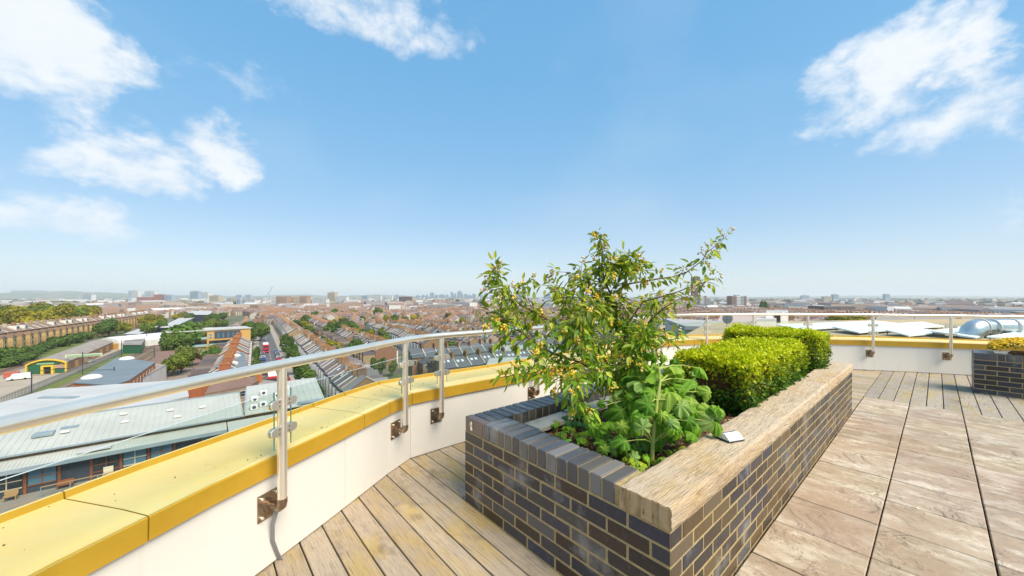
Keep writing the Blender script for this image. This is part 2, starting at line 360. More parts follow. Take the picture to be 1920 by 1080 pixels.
# city
BR = [(.20, .125, .065), (.26, .165, .08), (.23, .12, .07), (.34, .25, .14), (.15, .09, .06), (.45, .38, .30)]
mat('stock_brick', (.3, .2, .1), .9, objrand=BR, noise=(.9, (.13, .09, .06), .5, .75, .6))
mat('gold_brick', (.3, .2, .1), .9, objrand=[(.46, .31, .12), (.50, .34, .14), (.38, .25, .11)], noise=(.7, (.16, .11, .07), .5, .72, .7))
mat('red_brick', (.36, .11, .04), .9, noise=(.8, (.26, .09, .045), .4, .7))
mat('orange_brick', (.48, .17, .05), .9, noise=(.8, (.36, .13, .05), .4, .7))
mat('yellow_brick', (.55, .33, .09), .85, noise=(.5, (.48, .29, .10), .4, .7))
mat('pot', (.42, .17, .06), .9, objrand=[(.42, .17, .06), (.46, .25, .10), (.32, .12, .06)])
SL = [(.09, .085, .09), (.14, .115, .115), (.20, .16, .145), (.10, .10, .115), (.21, .14, .11), (.16, .15, .15), (.27, .24, .22)]
mat('slate', (.1, .1, .1), .6, objrand=SL, noise=(1.1, (.25, .21, .19), .55, .75, .6), bump=(3, .5, .05))
mat('slate_dark', (.1, .1, .1), .5, objrand=[(.085, .095, .105), (.12, .13, .135), (.10, .105, .12)], noise=(1.1, (.17, .17, .17), .5, .75, .6), bump=(3, .5, .05))
mat('render_pale', (.55, .5, .43), .85, objrand=[(.5, .46, .4), (.62, .58, .5), (.42, .33, .24)])
mat('white_paint', (.72, .70, .66), .6, noise=(.4, (.6, .57, .52), .4, .7))
mat('window_glass', (.035, .045, .055), .12, spec=.7)
mat('door_paint', (.1, .1, .2), .5, objrand=[(.25, .03, .03), (.03, .08, .15), (.04, .12, .06), (.05, .05, .05), (.3, .3, .3)])
mat('metal_roof', (.40, .41, .365), .55, noise=(.25, (.46, .47, .42), .4, .65), n2=(2.0, (.27, .31, .28), .58, .75, .6))
mat('metal_grey', (.22, .28, .31), .45, noise=(.5, (.28, .34, .37), .4, .7))
mat('felt_blue', (.15, .185, .205), .75, noise=(.2, (.19, .22, .235), .4, .7))
mat('pale_roof', (.50, .49, .47), .6, noise=(.15, (.42, .41, .39), .4, .7))
mat('brown_roof', (.20, .115, .085), .9, noise=(.3, (.26, .16, .12), .4, .7))
mat('grey_roof', (.30, .27, .24), .9, noise=(.2, (.24, .20, .18), .4, .7))
mat('dark_wall', (.05, .065, .085), .6)
mat('dark_void', (.015, .014, .013), .9)
mat('timber_red', (.30, .10, .04), .7, noise=(2, (.18, .06, .03), .4, .7))
mat('timber_tan', (.40, .25, .12), .7)
mat('blue_pane', (.10, .20, .27), .15)
mat('teal_glass', (.28, .45, .44), .15)
mat('green_paint', (.02, .12, .05), .5)
mat('yellow_paint', (.72, .50, .04), .5)
mat('red_paint', (.55, .02, .03), .35)
mat('asphalt', (.10, .10, .105), .9, noise=(.15, (.14, .135, .13), .4, .7))
mat('pavement', (.36, .31, .26), .9, noise=(.3, (.28, .24, .2), .4, .7))
mat('yard_concrete', (.42, .36, .28), .95, noise=(.06, (.34, .27, .20), .4, .7), n2=(.8, (.24, .2, .16), .62, .75, .5))
mat('road_paint', (.7, .7, .68), .7)
mat('ballast', (.17, .125, .09), 1, noise=(.3, (.23, .16, .10), .4, .7))
mat('rail_rust', (.22, .12, .07), .5, .4)
mat('grass', (.115, .155, .025), 1, noise=(.15, (.17, .16, .04), .4, .7), n2=(1.5, (.06, .09, .02), .5, .7))
mat('fence_grey', (.22, .24, .24), .6, .3)
mat('gravel_roof', (.47, .34, .17), .95, noise=(.12, (.38, .33, .26), .45, .62), n2=(1.2, (.30, .22, .12), .6, .75, .5))
mat('duct_metal', (.60, .66, .70), .32, .75, noise=(1.2, (.45, .50, .53), .4, .7))
mat('leaf_city', (1, 1, 1), .8, attr=True, objrand=[(.15, .23, .025), (.20, .26, .02), (.11, .17, .03), (.27, .29, .03)], trans=.25)
mat('leaf_city_dark', (1, 1, 1), .8, attr=True, objrand=[(.10, .20, .025), (.14, .23, .03), (.085, .16, .025)], trans=.25)
mat('leaf_city_lime', (1, 1, 1), .8, attr=True, objrand=[(.38, .37, .015), (.46, .40, .02), (.32, .35, .015)], trans=.3)
mat('leaf_city_yellow', (1, 1, 1), .8, attr=True, objrand=[(.60, .46, .02), (.55, .45, .03)], trans=.2)
mat('leaf_city_cream', (1, 1, 1), .8, attr=True, objrand=[(.45, .46, .20), (.5, .48, .2)], trans=.2)
mat('leaf_far', (1, 1, 1), .9, attr=True)
mat('far_build', (1, 1, 1), .85, attr=True)
mat('tower_a', (.42, .27, .17), .8, noise=(.05, (.36, .24, .16), .4, .7))
mat('tower_b', (.68, .68, .66), .7)
mat('tower_c', (.17, .10, .085), .8)
mat('tower_d', (.35, .44, .52), .5)
mat('tower_e', (.50, .42, .30), .8)
mat('tower_f', (.46, .13, .07), .8)
mat('glass_tower', (.25, .36, .42), .2)
for nm, c in dict(car_red=(.5, .02, .02), car_white=(.75, .75, .73), car_silver=(.4, .41, .43), car_blue=(.03, .08, .3), car_black=(.02, .02, .025)).items(): mat(nm, c, .25, .2, spec=.7)
mat('tyre', (.015, .015, .015), .8)
mat('hill_green', (.12, .16, .09), 1, noise=(.004, (.22, .19, .15), .45, .6), n2=(.02, (.3, .27, .23), .58, .68))
mat('brown_brick', (.38, .20, .09), .9, noise=(.8, (.28, .15, .08), .4, .7))
mat('shed_roof', (.33, .28, .23), .8, noise=(.4, (.24, .2, .17), .4, .7))
mat('sign_green', (.25, .42, .24), .6)
mat('pale_glazing', (.45, .56, .58), .2)
mat('bright_white', (.82, .83, .84), .4)
mat('duct_flange', (.75, .74, .70), .4, .3)
mat('dish_grey', (.10, .12, .14), .6)
mat('pinkish_roof', (.42, .33, .29), .9)
mat('tower_roof', (.4, .37, .34), .9)
mat('tower_window', (.16, .17, .19), .25)
mat('tower_c2', (.28, .18, .14), .8)
mat('tower_e2', (.46, .40, .36), .8)
mat('far_brown', (.13, .10, .09), .8)
mat('far_brown2', (.28, .17, .12), .8)
mat('far_sand', (.48, .36, .25), .8)
mat('far_sand2', (.50, .39, .31), .8)
mat('stadium_grey', (.30, .32, .35), .8)
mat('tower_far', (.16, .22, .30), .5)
def haze_mat():
    m = bpy.data.materials.new('haze'); m.use_nodes = True; nt = m.node_tree; N = nt.nodes; N.clear(); o = N.new('ShaderNodeOutputMaterial'); v = N.new('ShaderNodeVolumePrincipled')
    v.inputs['Color'].default_value = (.93, .97, 1, 1); v.inputs['Density'].default_value = HAZE; v.inputs['Anisotropy'].default_value = .1; nt.links.new(v.outputs[0], o.inputs['Volume']); M['haze'] = m
HAZE = .0001
haze_mat()
mat('city_ground', (.17, .14, .11), 1, noise=(.05, (.08, .11, .035), .46, .54), n2=(.006, (.24, .20, .17), .5, .7, .6))
mat('car_park_surface', (.30, .24, .19), .9, noise=(.2, (.22, .18, .15), .4, .7))
mat('skylight_glass', (.55, .62, .68), .15)
mat('slate_warm', (.1, .1, .1), .6, objrand=[(.27, .15, .09), (.22, .15, .11), (.32, .19, .11), (.20, .16, .13)], noise=(1.1, (.33, .27, .2), .5, .75, .6), bump=(3, .5, .05))
mat('cream_paint', (.66, .57, .42), .7)
mat('skip_red', (.45, .10, .05), .6)
mat('edge_grey', (.42, .41, .39), .8, noise=(.3, (.34, .33, .32), .4, .7))
# ------------------------------------------------------------ terrace: floor
TH = math.atan2(.652, .758); UP = Vector((0, 0, 1))
WALL = [(-1.66, -.9), (-1.65, .55), (-1.57, 1.25), (-1.46, 1.76), (-1.25, 2.45), (-1.15, 2.80), (-1.06, 3.12), (-.95, 3.42), (-.68, 3.66), (0.0, 4.22), (.53, 4.72),
        (1.2, 5.42), (1.85, 6.10), (2.35, 6.66), (2.70, 7.06), (3.10, 7.38), (3.6, 7.60), (4.2, 7.75), (5.4, 7.86), (6.1, 7.80), (6.72, 7.69), (7.39, 7.52), (8.1, 7.31), (8.81, 7.04), (9.6, 6.62), (10.4, 6.05), (11.2, 5.2), (11.9, 4.0), (12.2, 2.8)]
WALL = [Vector((x, y, 0)) for x, y in WALL]
def seg_hit(o, d, poly):                       # smallest t > 0 where o + t d meets the polyline
    best = None
    for p, q in zip(poly[:-1], poly[1:]):
        e = q - p; den = d.x * e.y - d.y * e.x
        if abs(den) < 1e-9: continue
        t = ((p.x - o.x) * e.y - (p.y - o.y) * e.x) / den; u = ((p.x - o.x) * d.y - (p.y - o.y) * d.x) / den
        if t > 1e-6 and -1e-6 <= u <= 1 + 1e-6 and (best is None or t < best): best = t
    return best
base = MB(); base.poly([(-2.1, -1.5, -.05), (14, -1.5, -.05), (14, 8.3, -.05), (2.6, 8.3, -.05), (-2.1, 3.9, -.05)], 0)
base.build('deck_base', 'joint_dark', kind='structure')
def plankcol(): k = random.uniform(.80, 1.12); t = random.uniform(-.03, .03); return (min(1, k * (.9 + t)), min(1, k * .88), min(1, k * (.86 - t)))
A = MB()                                        # boards running along the planter's short side
for i in range(-14, 66):
    s0 = .02 + i * .1485
    t = seg_hit(SN(s0 + .07, -.01), -NV, WALL); t = 2.6 if t is None else min(t + .07, 7)
    n0, n1 = -t, -.003
    cuts = [n0]; c = n0
    if (i * 7) % 3 == 0 or i in (3, 5): cuts.append(random.uniform(-1.9, -1.3) if s0 < 3 else n0 * .5)
    cuts.append(n1)
    for a, b in zip(cuts[:-1], cuts[1:]):
        if b - a < .1: continue
        A.box(((a + b) / 2, s0 + .0715 + random.uniform(-.0008, .0008), -.014 + random.uniform(-.0012, .0004)), (b - a - .004, .140, .028), 0, plankcol(), bev=.003)
A.build('timber_deck', 'deck_wood', loc=O0, rz=TH - R(90), kind='structure')
B = MB()
for i in range(0, 62):
    n0 = .003 + i * .158
    t = seg_hit(SN(6.1, n0 + .08), DV, WALL)
    if t is None: continue
    a, b = 6.13, 6.1 + t + .06
    cuts = [a, b] if i % 3 != 1 else [a, a + (b - a) * random.uniform(.35, .6), b]
    for p, q in zip(cuts[:-1], cuts[1:]):
        k = random.uniform(.8, .98)
        B.box(((p + q) / 2, -(n0 + .075), -.014 + random.uniform(-.001, .0005)), (q - p - .004, .149, .028), 0, (k * .86, k * .9, k * .97), bev=.003)
B.build('timber_deck', 'deck_wood', loc=O0, rz=TH, kind='structure')
V = MB()
for i in range(-5, 10):
    for j in range(0, 22):
        s0 = 1.463 + i * .4655; n0 = .012 + j * .470
        if s0 + .46 > 6.125: continue
        k = random.uniform(.82, 1.0)
        V.box((s0 + .231 + random.uniform(-.0015, .0015), -(n0 + .229) + random.uniform(-.0015, .0015), -.012 + random.uniform(-.0015, .0015)), (.4555, .461, .036), 0, (min(1, k), min(1, k * random.uniform(.96, 1.0)), min(1, k * random.uniform(.91, 1.0))), bev=.004)
V.build('paving', 'paver', loc=O0, rz=TH, kind='structure')

# ------------------------------------------------------------ parapet
def resample(poly, step):
    out = [poly[0]]
    for p, q in zip(poly[:-1], poly[1:]):
        n = max(1, int((q - p).length / step)); out += [p.lerp(q, (k + 1) / n) for k in range(n)]
    return out
def offset(poly, d):                             # towards the outside (left-hand side of the walk)
    res = []
    for i, p in enumerate(poly):
        a = (p - poly[i - 1]).normalized() if i else None; b = (poly[i + 1] - p).normalized() if i < len(poly) - 1 else None
        a = a or b; b = b or a; n1 = Vector((-a.y, a.x, 0)); n2 = Vector((-b.y, b.x, 0)); n = (n1 + n2); n = n / max(n.length_squared / 2, .3)
        res.append(p + n * d)
    return res
parapet = thing('parapet_wall', 'low curved white parapet wall capped with bright yellow metal coping around the roof deck', 'parapet wall')
fine = resample(WALL, .18)
def unit0(): a = random.uniform(0, 6.3); return (math.cos(a), math.sin(a), 0)
def arc(poly):
    s = [0]
    for p, q in zip(poly[:-1], poly[1:]): s.append(s[-1] + (q - p).length)
    return s
ARC = arc(fine)
def near_idx(x, y): return min(range(len(fine)), key=lambda i: (fine[i].x - x) ** 2 + (fine[i].y - y) ** 2)
joints = [0, near_idx(-1.535, 1.39), near_idx(-1.15, 2.80), near_idx(-1.06, 3.12), near_idx(-.95, 3.42), near_idx(0, 4.22)]
s = ARC[joints[-1]]
while s < ARC[-1] - 1.6: s += 1.75; joints.append(min(range(len(ARC)), key=lambda i: abs(ARC[i] - s)))
joints.append(len(fine) - 1)
def sweep(mb, i0, i1, prof, mi, trim=.003, closed=True, cols=None):
    pts = fine[i0:i1 + 1]; offs = {}
    for o, z in prof:
        if o not in offs: offs[o] = offset(fine, o)[i0:i1 + 1]
    L_ = []
    for k in range(len(pts)):
        row = []
        for o, z in prof:
            q = offs[o][k].copy()
            if k == 0: q = q + (offs[o][1] - q).normalized() * trim
            if k == len(pts) - 1: q = q + (offs[o][k - 1] - q).normalized() * trim
            row.append(Vector((q.x, q.y, z)))
        L_.append(row)
    n = len(prof)
    for k in range(len(pts) - 1):
        for j in range(n if closed else n - 1):
            j2 = (j + 1) % n; mb.poly([L_[k][j], L_[k + 1][j], L_[k + 1][j2], L_[k][j2]], mi[j] if isinstance(mi, list) else mi)
    if closed: mb.poly(L_[0], mi[0] if isinstance(mi, list) else mi); mb.poly(L_[-1][::-1], mi[0] if isinstance(mi, list) else mi)
for a, b in zip(joints[:-1], joints[1:]):
    c = MB()
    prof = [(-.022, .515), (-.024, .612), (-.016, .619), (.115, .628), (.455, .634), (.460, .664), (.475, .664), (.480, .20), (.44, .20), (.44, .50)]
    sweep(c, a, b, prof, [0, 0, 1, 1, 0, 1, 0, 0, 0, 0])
    c.build('coping', ['coping_gold', 'coping_top_lit'], parapet)
c = MB(); sweep(c, 0, len(fine) - 1, [(.02, -.05), (.02, .618), (.43, .622), (.43, -4.0), (.30, -4.0), (.30, -.05)], 0); c.build('wall_core', 'joint_dark', parapet)
pj = [0, near_idx(-1.6, .9), near_idx(-1.215, 2.58), near_idx(-.95, 3.42), near_idx(.62, 4.81)]
s = ARC[pj[-1]]
while s < ARC[-1] - 1.6: s += 2.4; pj.append(min(range(len(ARC)), key=lambda i: abs(ARC[i] - s)))
pj.append(len(fine) - 1)
for a, b in zip(pj[:-1], pj[1:]):
    c = MB(); sweep(c, a, b, [(0, .008), (0, .515), (.012, .515), (.012, .008)], 0, trim=.0015); pn = c.build('wall_panel', 'white_panel', parapet)
    d = MB()
    for i, sg in ((a, 1), (b, -1)):
        q = fine[i]; t = (fine[min(i + 1, len(fine) - 1)] - q) if sg > 0 else (fine[i - 1] - q)
        t.normalize(); nn = Vector((-t.y, t.x, 0)) * (1 if sg > 0 else -1)
        for z in (.10, .27, .44): d.tube([q + t * .03 + nn * .004 + Vector((0, 0, z)), q + t * .03 - nn * .0015 + Vector((0, 0, z))], .0045, 6)
    d.build('screw', 'white_paint', pn)

sp_ = MB(); offs_ = {k: offset(fine, k) for k in (.05, .14, .22, .30, .38, .44)}
for _ in range(420):
    i = random.randrange(2, len(fine) - 3); k = random.choice(list(offs_)); u = random.random(); q = offs_[k][i].lerp(offs_[k][i + 1], u); z = .6305 if k > .12 else .6265
    a = random.uniform(0, 6.3); l_ = random.uniform(.0015, .006) * (2.2 if random.random() < .12 else 1); d1 = Vector((math.cos(a), math.sin(a), 0)); sp_.box(q + UP * (z + .003) + Vector(unit0()) * .03, (l_, l_ * random.uniform(.3, 1), .0035), 0, ax=(d1, Vector((-d1.y, d1.x, 0)), UP))
sp_.build('dirt_specks', 'dirt_speck', kind='stuff', label='tiny dark dirt specks scattered on the yellow coping')
# ------------------------------------------------------------ railing
railing = thing('railing', 'curved stainless steel railing with low glass panels fixed to the white parapet', 'railing')
RO = resample(offset(WALL, -.105), .12)
ZR = 1.145; rr = .027
tops = [(a.x, a.y, ZR) for a in RO]
# rounded rail, smoothed at the kinks
sm = [Vector(t) for t in tops]
for _ in range(3): sm = [sm[0]] + [(sm[i - 1] + sm[i] * 2 + sm[i + 1]) / 4 for i in range(1, len(sm) - 1)] + [sm[-1]]
jx = min(range(len(sm)), key=lambda i: (Vector((sm[i].x, sm[i].y)) - Vector((-.78, 3.35))).length)
m_ = MB(); m_.tube(sm[:jx + 1], rr, 20); m_.build('top_rail', 'steel', railing)
e_ = (sm[jx + 1] - sm[jx]).normalized(); s2 = [sm[jx] + e_ * .004] + sm[jx + 1:]
m_ = MB(); m_.tube(s2, rr, 20); m_.build('top_rail', 'steel', railing)
m_ = MB(); m_.tube([sm[jx] - e_ * .02, sm[jx] + e_ * .03], rr - .003, 16); m_.build('rail_joint', 'steel_plate', railing)
def at_px(px):
    d = Vector(((px - 960) / F, 1, 0)); t = seg_hit(Vector((0, 0, 0)), d, RO); return d * t if t else None
POSTS = [Vector((-1.545, .35, 0))] + [at_px(px) for px in (529, 760, 828, 1008, 1118, 1214, 1240, 1325, 1413, 1515, 1637, 1783)] + [Vector((9.75, 6.38, 0)), Vector((10.7, 5.6, 0))]
def rail_frame(p):
    i = min(range(1, len(RO) - 1), key=lambda i: (RO[i] - p).length); t = (RO[i + 1] - RO[i - 1]).normalized(); return t, Vector((-t.y, t.x, 0))

for p in POSTS:
    t, o = rail_frame(p)          # t along, o outwards
    post = MB(); zb = .355
    post.tube([p + UP * (zb + .05), p + UP * (ZR - .02)], .0245, 18)
    po = post.build('post', 'steel', railing)
    e = MB(); e.tube([p + UP * (zb + .052), p + UP * (zb + .03), p + UP * (zb + .012) + o * .004, p + UP * zb + o * .018, p + UP * (zb - .002) + o * .04, p + UP * (zb - .002) + o * .098], [.0262, .0265, .0265, .026, .022, .021], 18)
    e.tube([p + UP * (zb - .002) + o * .078, p + UP * (zb - .002) + o * .099], .034, 18); e.build('elbow', 'steel_plate', po)
    b = MB(); b.box(p + UP * (zb - .002) + o * .1015, (.125, .008, .145), 0, ax=(t, o, UP), bev=.001); b.build('base_plate', 'steel_plate', po)
    for i in (-1, 1):
        for k in (-1, 1):
            c_ = p + UP * (zb - .002 + .052 * k) + o * .097 + t * (.043 * i)
            q = MB(); q.tube([c_, c_ - o * .008], .0095, 6); q.tube([c_ - o * .008, c_ - o * .016], .006, 10); q.build('bolt', 'steel', po)
for a, b in zip(POSTS[:-1], POSTS[1:]):
    d = (b - a); L_ = d.length; d.normalize()
    if L_ < .25: g0, g1 = .05, L_ - .05
    else: g0, g1 = .055, L_ - .055
    # the panel follows the curve
    ia = min(range(len(RO)), key=lambda i: (RO[i] - a).length); ib = min(range(len(RO)), key=lambda i: (RO[i] - b).length)
    path = [a + d * g0, b - d * g1 * 0 - d * .055]
    gp = MB(); o = Vector((-d.y, d.x, 0)); th = .005
    p0, p1 = path
    q = [p0 - o * th, p1 - o * th, p1 + o * th, p0 + o * th]; z0, z1 = .69, 1.005
    lo = [v + UP * z0 for v in q]; hi = [v + UP * z1 for v in q]
    gp.poly([lo[0], lo[1], hi[1], hi[0]], 0); gp.poly([lo[2], lo[3], hi[3], hi[2]], 0)
    for f in ([lo[1], lo[2], hi[2], hi[1]], [lo[3], lo[0], hi[0], hi[3]]): gp.poly(f, 1)
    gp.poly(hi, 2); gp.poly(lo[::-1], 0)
    g = gp.build('glass_panel', ['clear_glass', 'glass_edge', 'glass_top_glint'], railing)
    for (pp, sg) in ((a, 1), (b, -1)):
        for z in (.785, .935):
            cm = MB(); dd = d * sg
            for so_ in (-1, 1):
                n_ = 12; pts = [pp + dd * .022 + UP * (z - .024), pp + dd * .06 + UP * (z - .024)]
                pts = [(0.020, -.024), (.062, -.024)] + [(.062 + .024 * math.sin(R(k * 22.5)), -.024 * math.cos(R(k * 22.5))) for k in range(1, 8)] + [(.062, .024), (.020, .024)]
                f0 = [pp + dd * x + UP * (z + y) + o * (so_ * .0055) for x, y in pts]; f1 = [v + o * (so_ * .009) for v in f0]
                cm.poly(f0); cm.poly(f1)
                for k in range(len(pts)): cm.poly([f0[k], f0[(k + 1) % len(pts)], f1[(k + 1) % len(pts)], f1[k]])
                for y in (-.012, .012):
                    c_ = pp + dd * .033 + UP * (z + y) + o * (so_ * .0145); cm.tube([c_, c_ + o * (so_ * .0008)], .005, 8, 1)
            cm.build('clamp', ['steel', 'steel_plate'], g)
p = POSTS[1]; t, o = rail_frame(p)
c = MB(); q0 = p + UP * .335 + o * .04
pts = [q0, q0 + UP * -.09 + t * .0 + o * .03, q0 - UP * .19 + o * .048 + t * .015, q0 - UP * .28 + o * .05 + t * .045, q0 - UP * .334 + o * .045 + t * .065]
for a, b in zip(pts[:-1], pts[1:]): c.bar(a, b, .022, .006)
cb = c.build('earthing_strap', 'cable_grey', label='flat grey earthing strap running down the white panel from the nearest post to the deck', cat='cable')

# ------------------------------------------------------------ brick planters
BC = [(.020, .024, .042), (.028, .034, .058), (.035, .038, .052), (.055, .056, .066), (.032, .020, .018), (.085, .085, .092), (.022, .019, .024), (.040, .030, .028), (.018, .026, .052), (.024, .03, .05)]
BB = [(.100, .060, .022), (.065, .042, .022), (.125, .080, .030), (.035, .030, .034), (.060, .055, .052), (.045, .030, .020), (.12, .085, .05)]  # golden light reflected off the paving, put into the long side's brick colours
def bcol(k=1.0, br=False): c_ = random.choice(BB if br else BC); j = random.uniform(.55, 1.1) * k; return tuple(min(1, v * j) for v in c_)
def face_bricks(mb, o, d, nrm, length, courses=7, half_first=False, tint=1.0, brown=False):
    """stretchers on a wall face: o start at floor, d along, nrm outward; bricks stand 3 mm proud of the mortar"""
    for c_ in range(courses):
        z = .010 + c_ * .075 + .0325; x = 0; first = .1025 if (c_ % 2 == 0) == half_first else .215
        k = 0
        while x < length - .02:
            w_ = min(first if k == 0 else .215, length - x)
            if length - x - w_ < .05: w_ = length - x
            jit = random.uniform(-.001, .0015)
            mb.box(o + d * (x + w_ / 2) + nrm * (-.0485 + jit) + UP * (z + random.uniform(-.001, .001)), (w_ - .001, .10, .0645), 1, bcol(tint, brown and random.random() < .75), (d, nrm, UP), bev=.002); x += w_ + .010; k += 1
BH = [(.12, .115, .12), (.15, .14, .14), (.10, .09, .09), (.18, .17, .17), (.13, .11, .105), (.09, .09, .105)]  # paler greys: weathered headers, with the sky's reflection put into the colour
def headers(mb, o, d, inward, n, z=.535, pitch=.0755, depth=.215, tint=1.15):
    for k in range(n):
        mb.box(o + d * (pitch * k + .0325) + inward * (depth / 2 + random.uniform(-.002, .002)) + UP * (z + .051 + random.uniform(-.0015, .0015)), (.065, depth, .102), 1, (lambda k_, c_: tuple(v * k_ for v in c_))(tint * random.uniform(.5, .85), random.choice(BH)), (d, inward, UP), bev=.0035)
X, Y = Vector((1, 0, 0)), Vector((0, 1, 0))       # planter frame: x = along the long side, y = towards the parapet
PW, PL = 1.546, 5.01
planter = thing('brick_planter', 'long raised planter of dark blue brick with a weathered timber sleeper along its near side', 'planter', O0, TH)
# near short side (faces the camera)
b = MB(); b.box((.1075, PW / 2, .2685), (.216, PW - .001, .533), 0); b.box((.1075, (PW + .245) / 2, .582), (.206, PW - .251, .094), 0)
face_bricks(b, Vector((0, PW, 0)), -Y, -X, PW, half_first=False)
b.box((.0325, PW - .1075, .586), (.065, .215, .102), 1, (.17, .115, .09), bev=.004)
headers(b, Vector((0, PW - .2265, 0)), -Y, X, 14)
b.build('brick_wall', ['mortar', 'brick'], planter)
# long side under the sleeper
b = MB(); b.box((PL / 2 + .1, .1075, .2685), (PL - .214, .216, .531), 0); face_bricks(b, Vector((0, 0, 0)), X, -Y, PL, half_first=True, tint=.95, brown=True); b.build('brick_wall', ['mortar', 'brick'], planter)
# side facing the parapet, with headers
b = MB(); b.box((PL / 2 + .1, PW - .1075, .2685), (PL - .216, .205, .533), 0); b.box((PL / 2 + .05, PW - .1075, .583), (PL - .12, .206, .093), 0)
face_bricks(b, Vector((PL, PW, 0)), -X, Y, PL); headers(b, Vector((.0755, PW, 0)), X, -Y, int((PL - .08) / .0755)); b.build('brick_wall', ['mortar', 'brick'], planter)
# far short side
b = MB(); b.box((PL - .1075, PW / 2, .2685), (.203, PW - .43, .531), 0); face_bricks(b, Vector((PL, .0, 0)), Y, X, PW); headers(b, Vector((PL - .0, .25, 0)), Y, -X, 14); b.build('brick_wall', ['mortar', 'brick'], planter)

def rough_beam(name, L_, W_, H_, parent, loc, seed):
    rg = np.random.default_rng(seed); nx, ny, nz = int(L_ / .012), int(W_ / .012), max(3, int(H_ / .014)); ph = rg.uniform(0, 6, 12)
    ring = [(0 + W_ * k / ny, H_) for k in range(ny)] + [(W_, H_ - H_ * k / nz) for k in range(nz)] + [(W_ - W_ * k / ny, 0) for k in range(ny)] + [(0, H_ * k / nz) for k in range(nz)]
    n = len(ring); vv = []; streak = rg.normal(0, 1, (n, 64)); fs = []
    cxx = np.linspace(0, 63, nx + 1)
    for i in range(nx + 1):
        x = L_ * i / nx; a = int(cxx[i]); f = cxx[i] - a; a2 = min(a + 1, 63)
        for k, (y, z) in enumerate(ring):
            sft = (streak[k, a] * (1 - f) + streak[k, a2] * f)
            cy, cz = y - W_ / 2, z - H_ / 2; edge = min(W_ / 2 - abs(cy), W_ / 2) ; ez = H_ / 2 - abs(cz)
            corner = max(0, .006 - edge) + max(0, .006 - ez) if edge < .006 and ez < .006 else 0
            d = .0013 * sft + .0008 * math.sin(x * 5 + k * .9 + ph[k % 12]) - corner * (.35 + .3 * math.sin(x * 11 + ph[0]) * math.sin(x * 27 + ph[1]))
            r_ = math.hypot(cy / W_, cz / H_); ny_, nz_ = (cy / W_) / r_, (cz / H_) / r_
            if edge > .004: ny_ = 0; nz_ = math.copysign(1, cz)
            if ez > .004 and edge <= .004: nz_ = 0; ny_ = math.copysign(1, cy)
            vv.append((x, y + ny_ * d, z + nz_ * d))
    m = MB(); fs = [(i * n + k, i * n + (k + 1) % n, (i + 1) * n + (k + 1) % n, (i + 1) * n + k) for i in range(nx) for k in range(n)]
    m.raw(vv, [f[::-1] for f in fs], 0, (.95, .93, .9), True); m.poly([vv[k] for k in range(n)], 0, (.62, .52, .40)); m.poly([vv[nx * n + k] for k in range(n)][::-1], 0, (.8, .7, .6))
    o = m.build(name, 'sleeper_wood', parent, loc=loc); return o
rough_beam('sleeper', 3.38, .252, .100, planter, (-.008, -.010, .5375), 3)
rough_beam('sleeper', PL - 3.38, .252, .100, planter, (3.376, -.010, .5375), 4)
m_ = MB(); m_.box((-.0085, .116, .587), (.004, .247, .094), 0); m_.build('end_grain', 'end_grain', planter)
# soil with bark chips
g = MB(); nx, ny = 150, 44
def soil_z(x, y): return .535 + .022 * math.sin(x * 3.1 + y * 2) * math.cos(y * 5 + x) + .010 * math.sin(x * 17 + 3 * y) * math.sin(y * 19)
vv = [(.2 + (PL - .4) * i / nx, .235 + (PW - .445) * j / ny, soil_z(.2 + (PL - .4) * i / nx, .235 + (PW - .445) * j / ny) + random.uniform(-.006, .006)) for i in range(nx + 1) for j in range(ny + 1)]
g.raw(vv, [(i * (ny + 1) + j, (i + 1) * (ny + 1) + j, (i + 1) * (ny + 1) + j + 1, i * (ny + 1) + j + 1) for i in range(nx) for j in range(ny)], 0, (1, 1, 1), False)
g.build('soil', 'soil', loc=O0, rz=TH, kind='structure')
c = MB()
for _ in range(1500):
    x, y = random.uniform(.22, 2.4), random.uniform(.26, PW - .23); a = random.uniform(0, 6.3); t_ = random.uniform(-.5, .5)
    ax = Vector((math.cos(a) * math.cos(t_), math.sin(a) * math.cos(t_), math.sin(t_))); ay = Vector((-math.sin(a), math.cos(a), 0)); k = random.choice([(.30, .14, .06), (.20, .09, .04), (.42, .26, .12), (.12, .05, .03), (.50, .34, .16)])
    c.box((x, y, soil_z(x, y) + .008), (random.uniform(.012, .035), random.uniform(.006, .014), .004), 0, k, (ax, ay, ax.cross(ay)))
c.build('bark_chips', 'far_build', loc=O0, rz=TH, kind='stuff', label='brown bark chips and dry leaves scattered on the planter soil')
for k, (x, y, l_, w_) in enumerate([(.55, 1.20, .42, .16), (1.03, 1.22, .45, .15), (1.53, 1.24, .45, .14), (3.3, 1.22, .40, .13), (2.8, 1.2, .44, .13)]):
    c = MB(); c.box((0, 0, 0), (l_, w_, .035), 0, bev=.004); o_ = c.build('edging_slab', 'concrete', loc=SN(x, -y, .562), rz=TH + random.uniform(-.03, .03))
    tag(o_, ['pale concrete slab on the soil nearest the hook corner of the planter', 'pale concrete slab on the soil beside the tree trunk', 'pale concrete slab on the soil behind the tree trunk', 'pale concrete slab left of the near hedge', 'pale slab hidden behind the hollyhock leaves'][k], 'slab', 'slabs along the inner wall of the planter')
# small steel eyelet on the corner brick
c = MB(); q = SN(-.004, -PW + .085, .0)
c.box(q + UP * .585, (.003, .022, .06), 0, ax=(DV, NV, UP))
rg_ = [q + UP * (.600 + .018 * math.sin(a)) - DV * .004 + NV * (.011 * math.cos(a)) for a in [k * math.pi / 5 for k in range(11)]]
c.tube(rg_, .0025, 6); c.build('eyelet_hook', 'steel', label='small steel eyelet screwed to the red-brown corner brick of the planter', cat='hook')
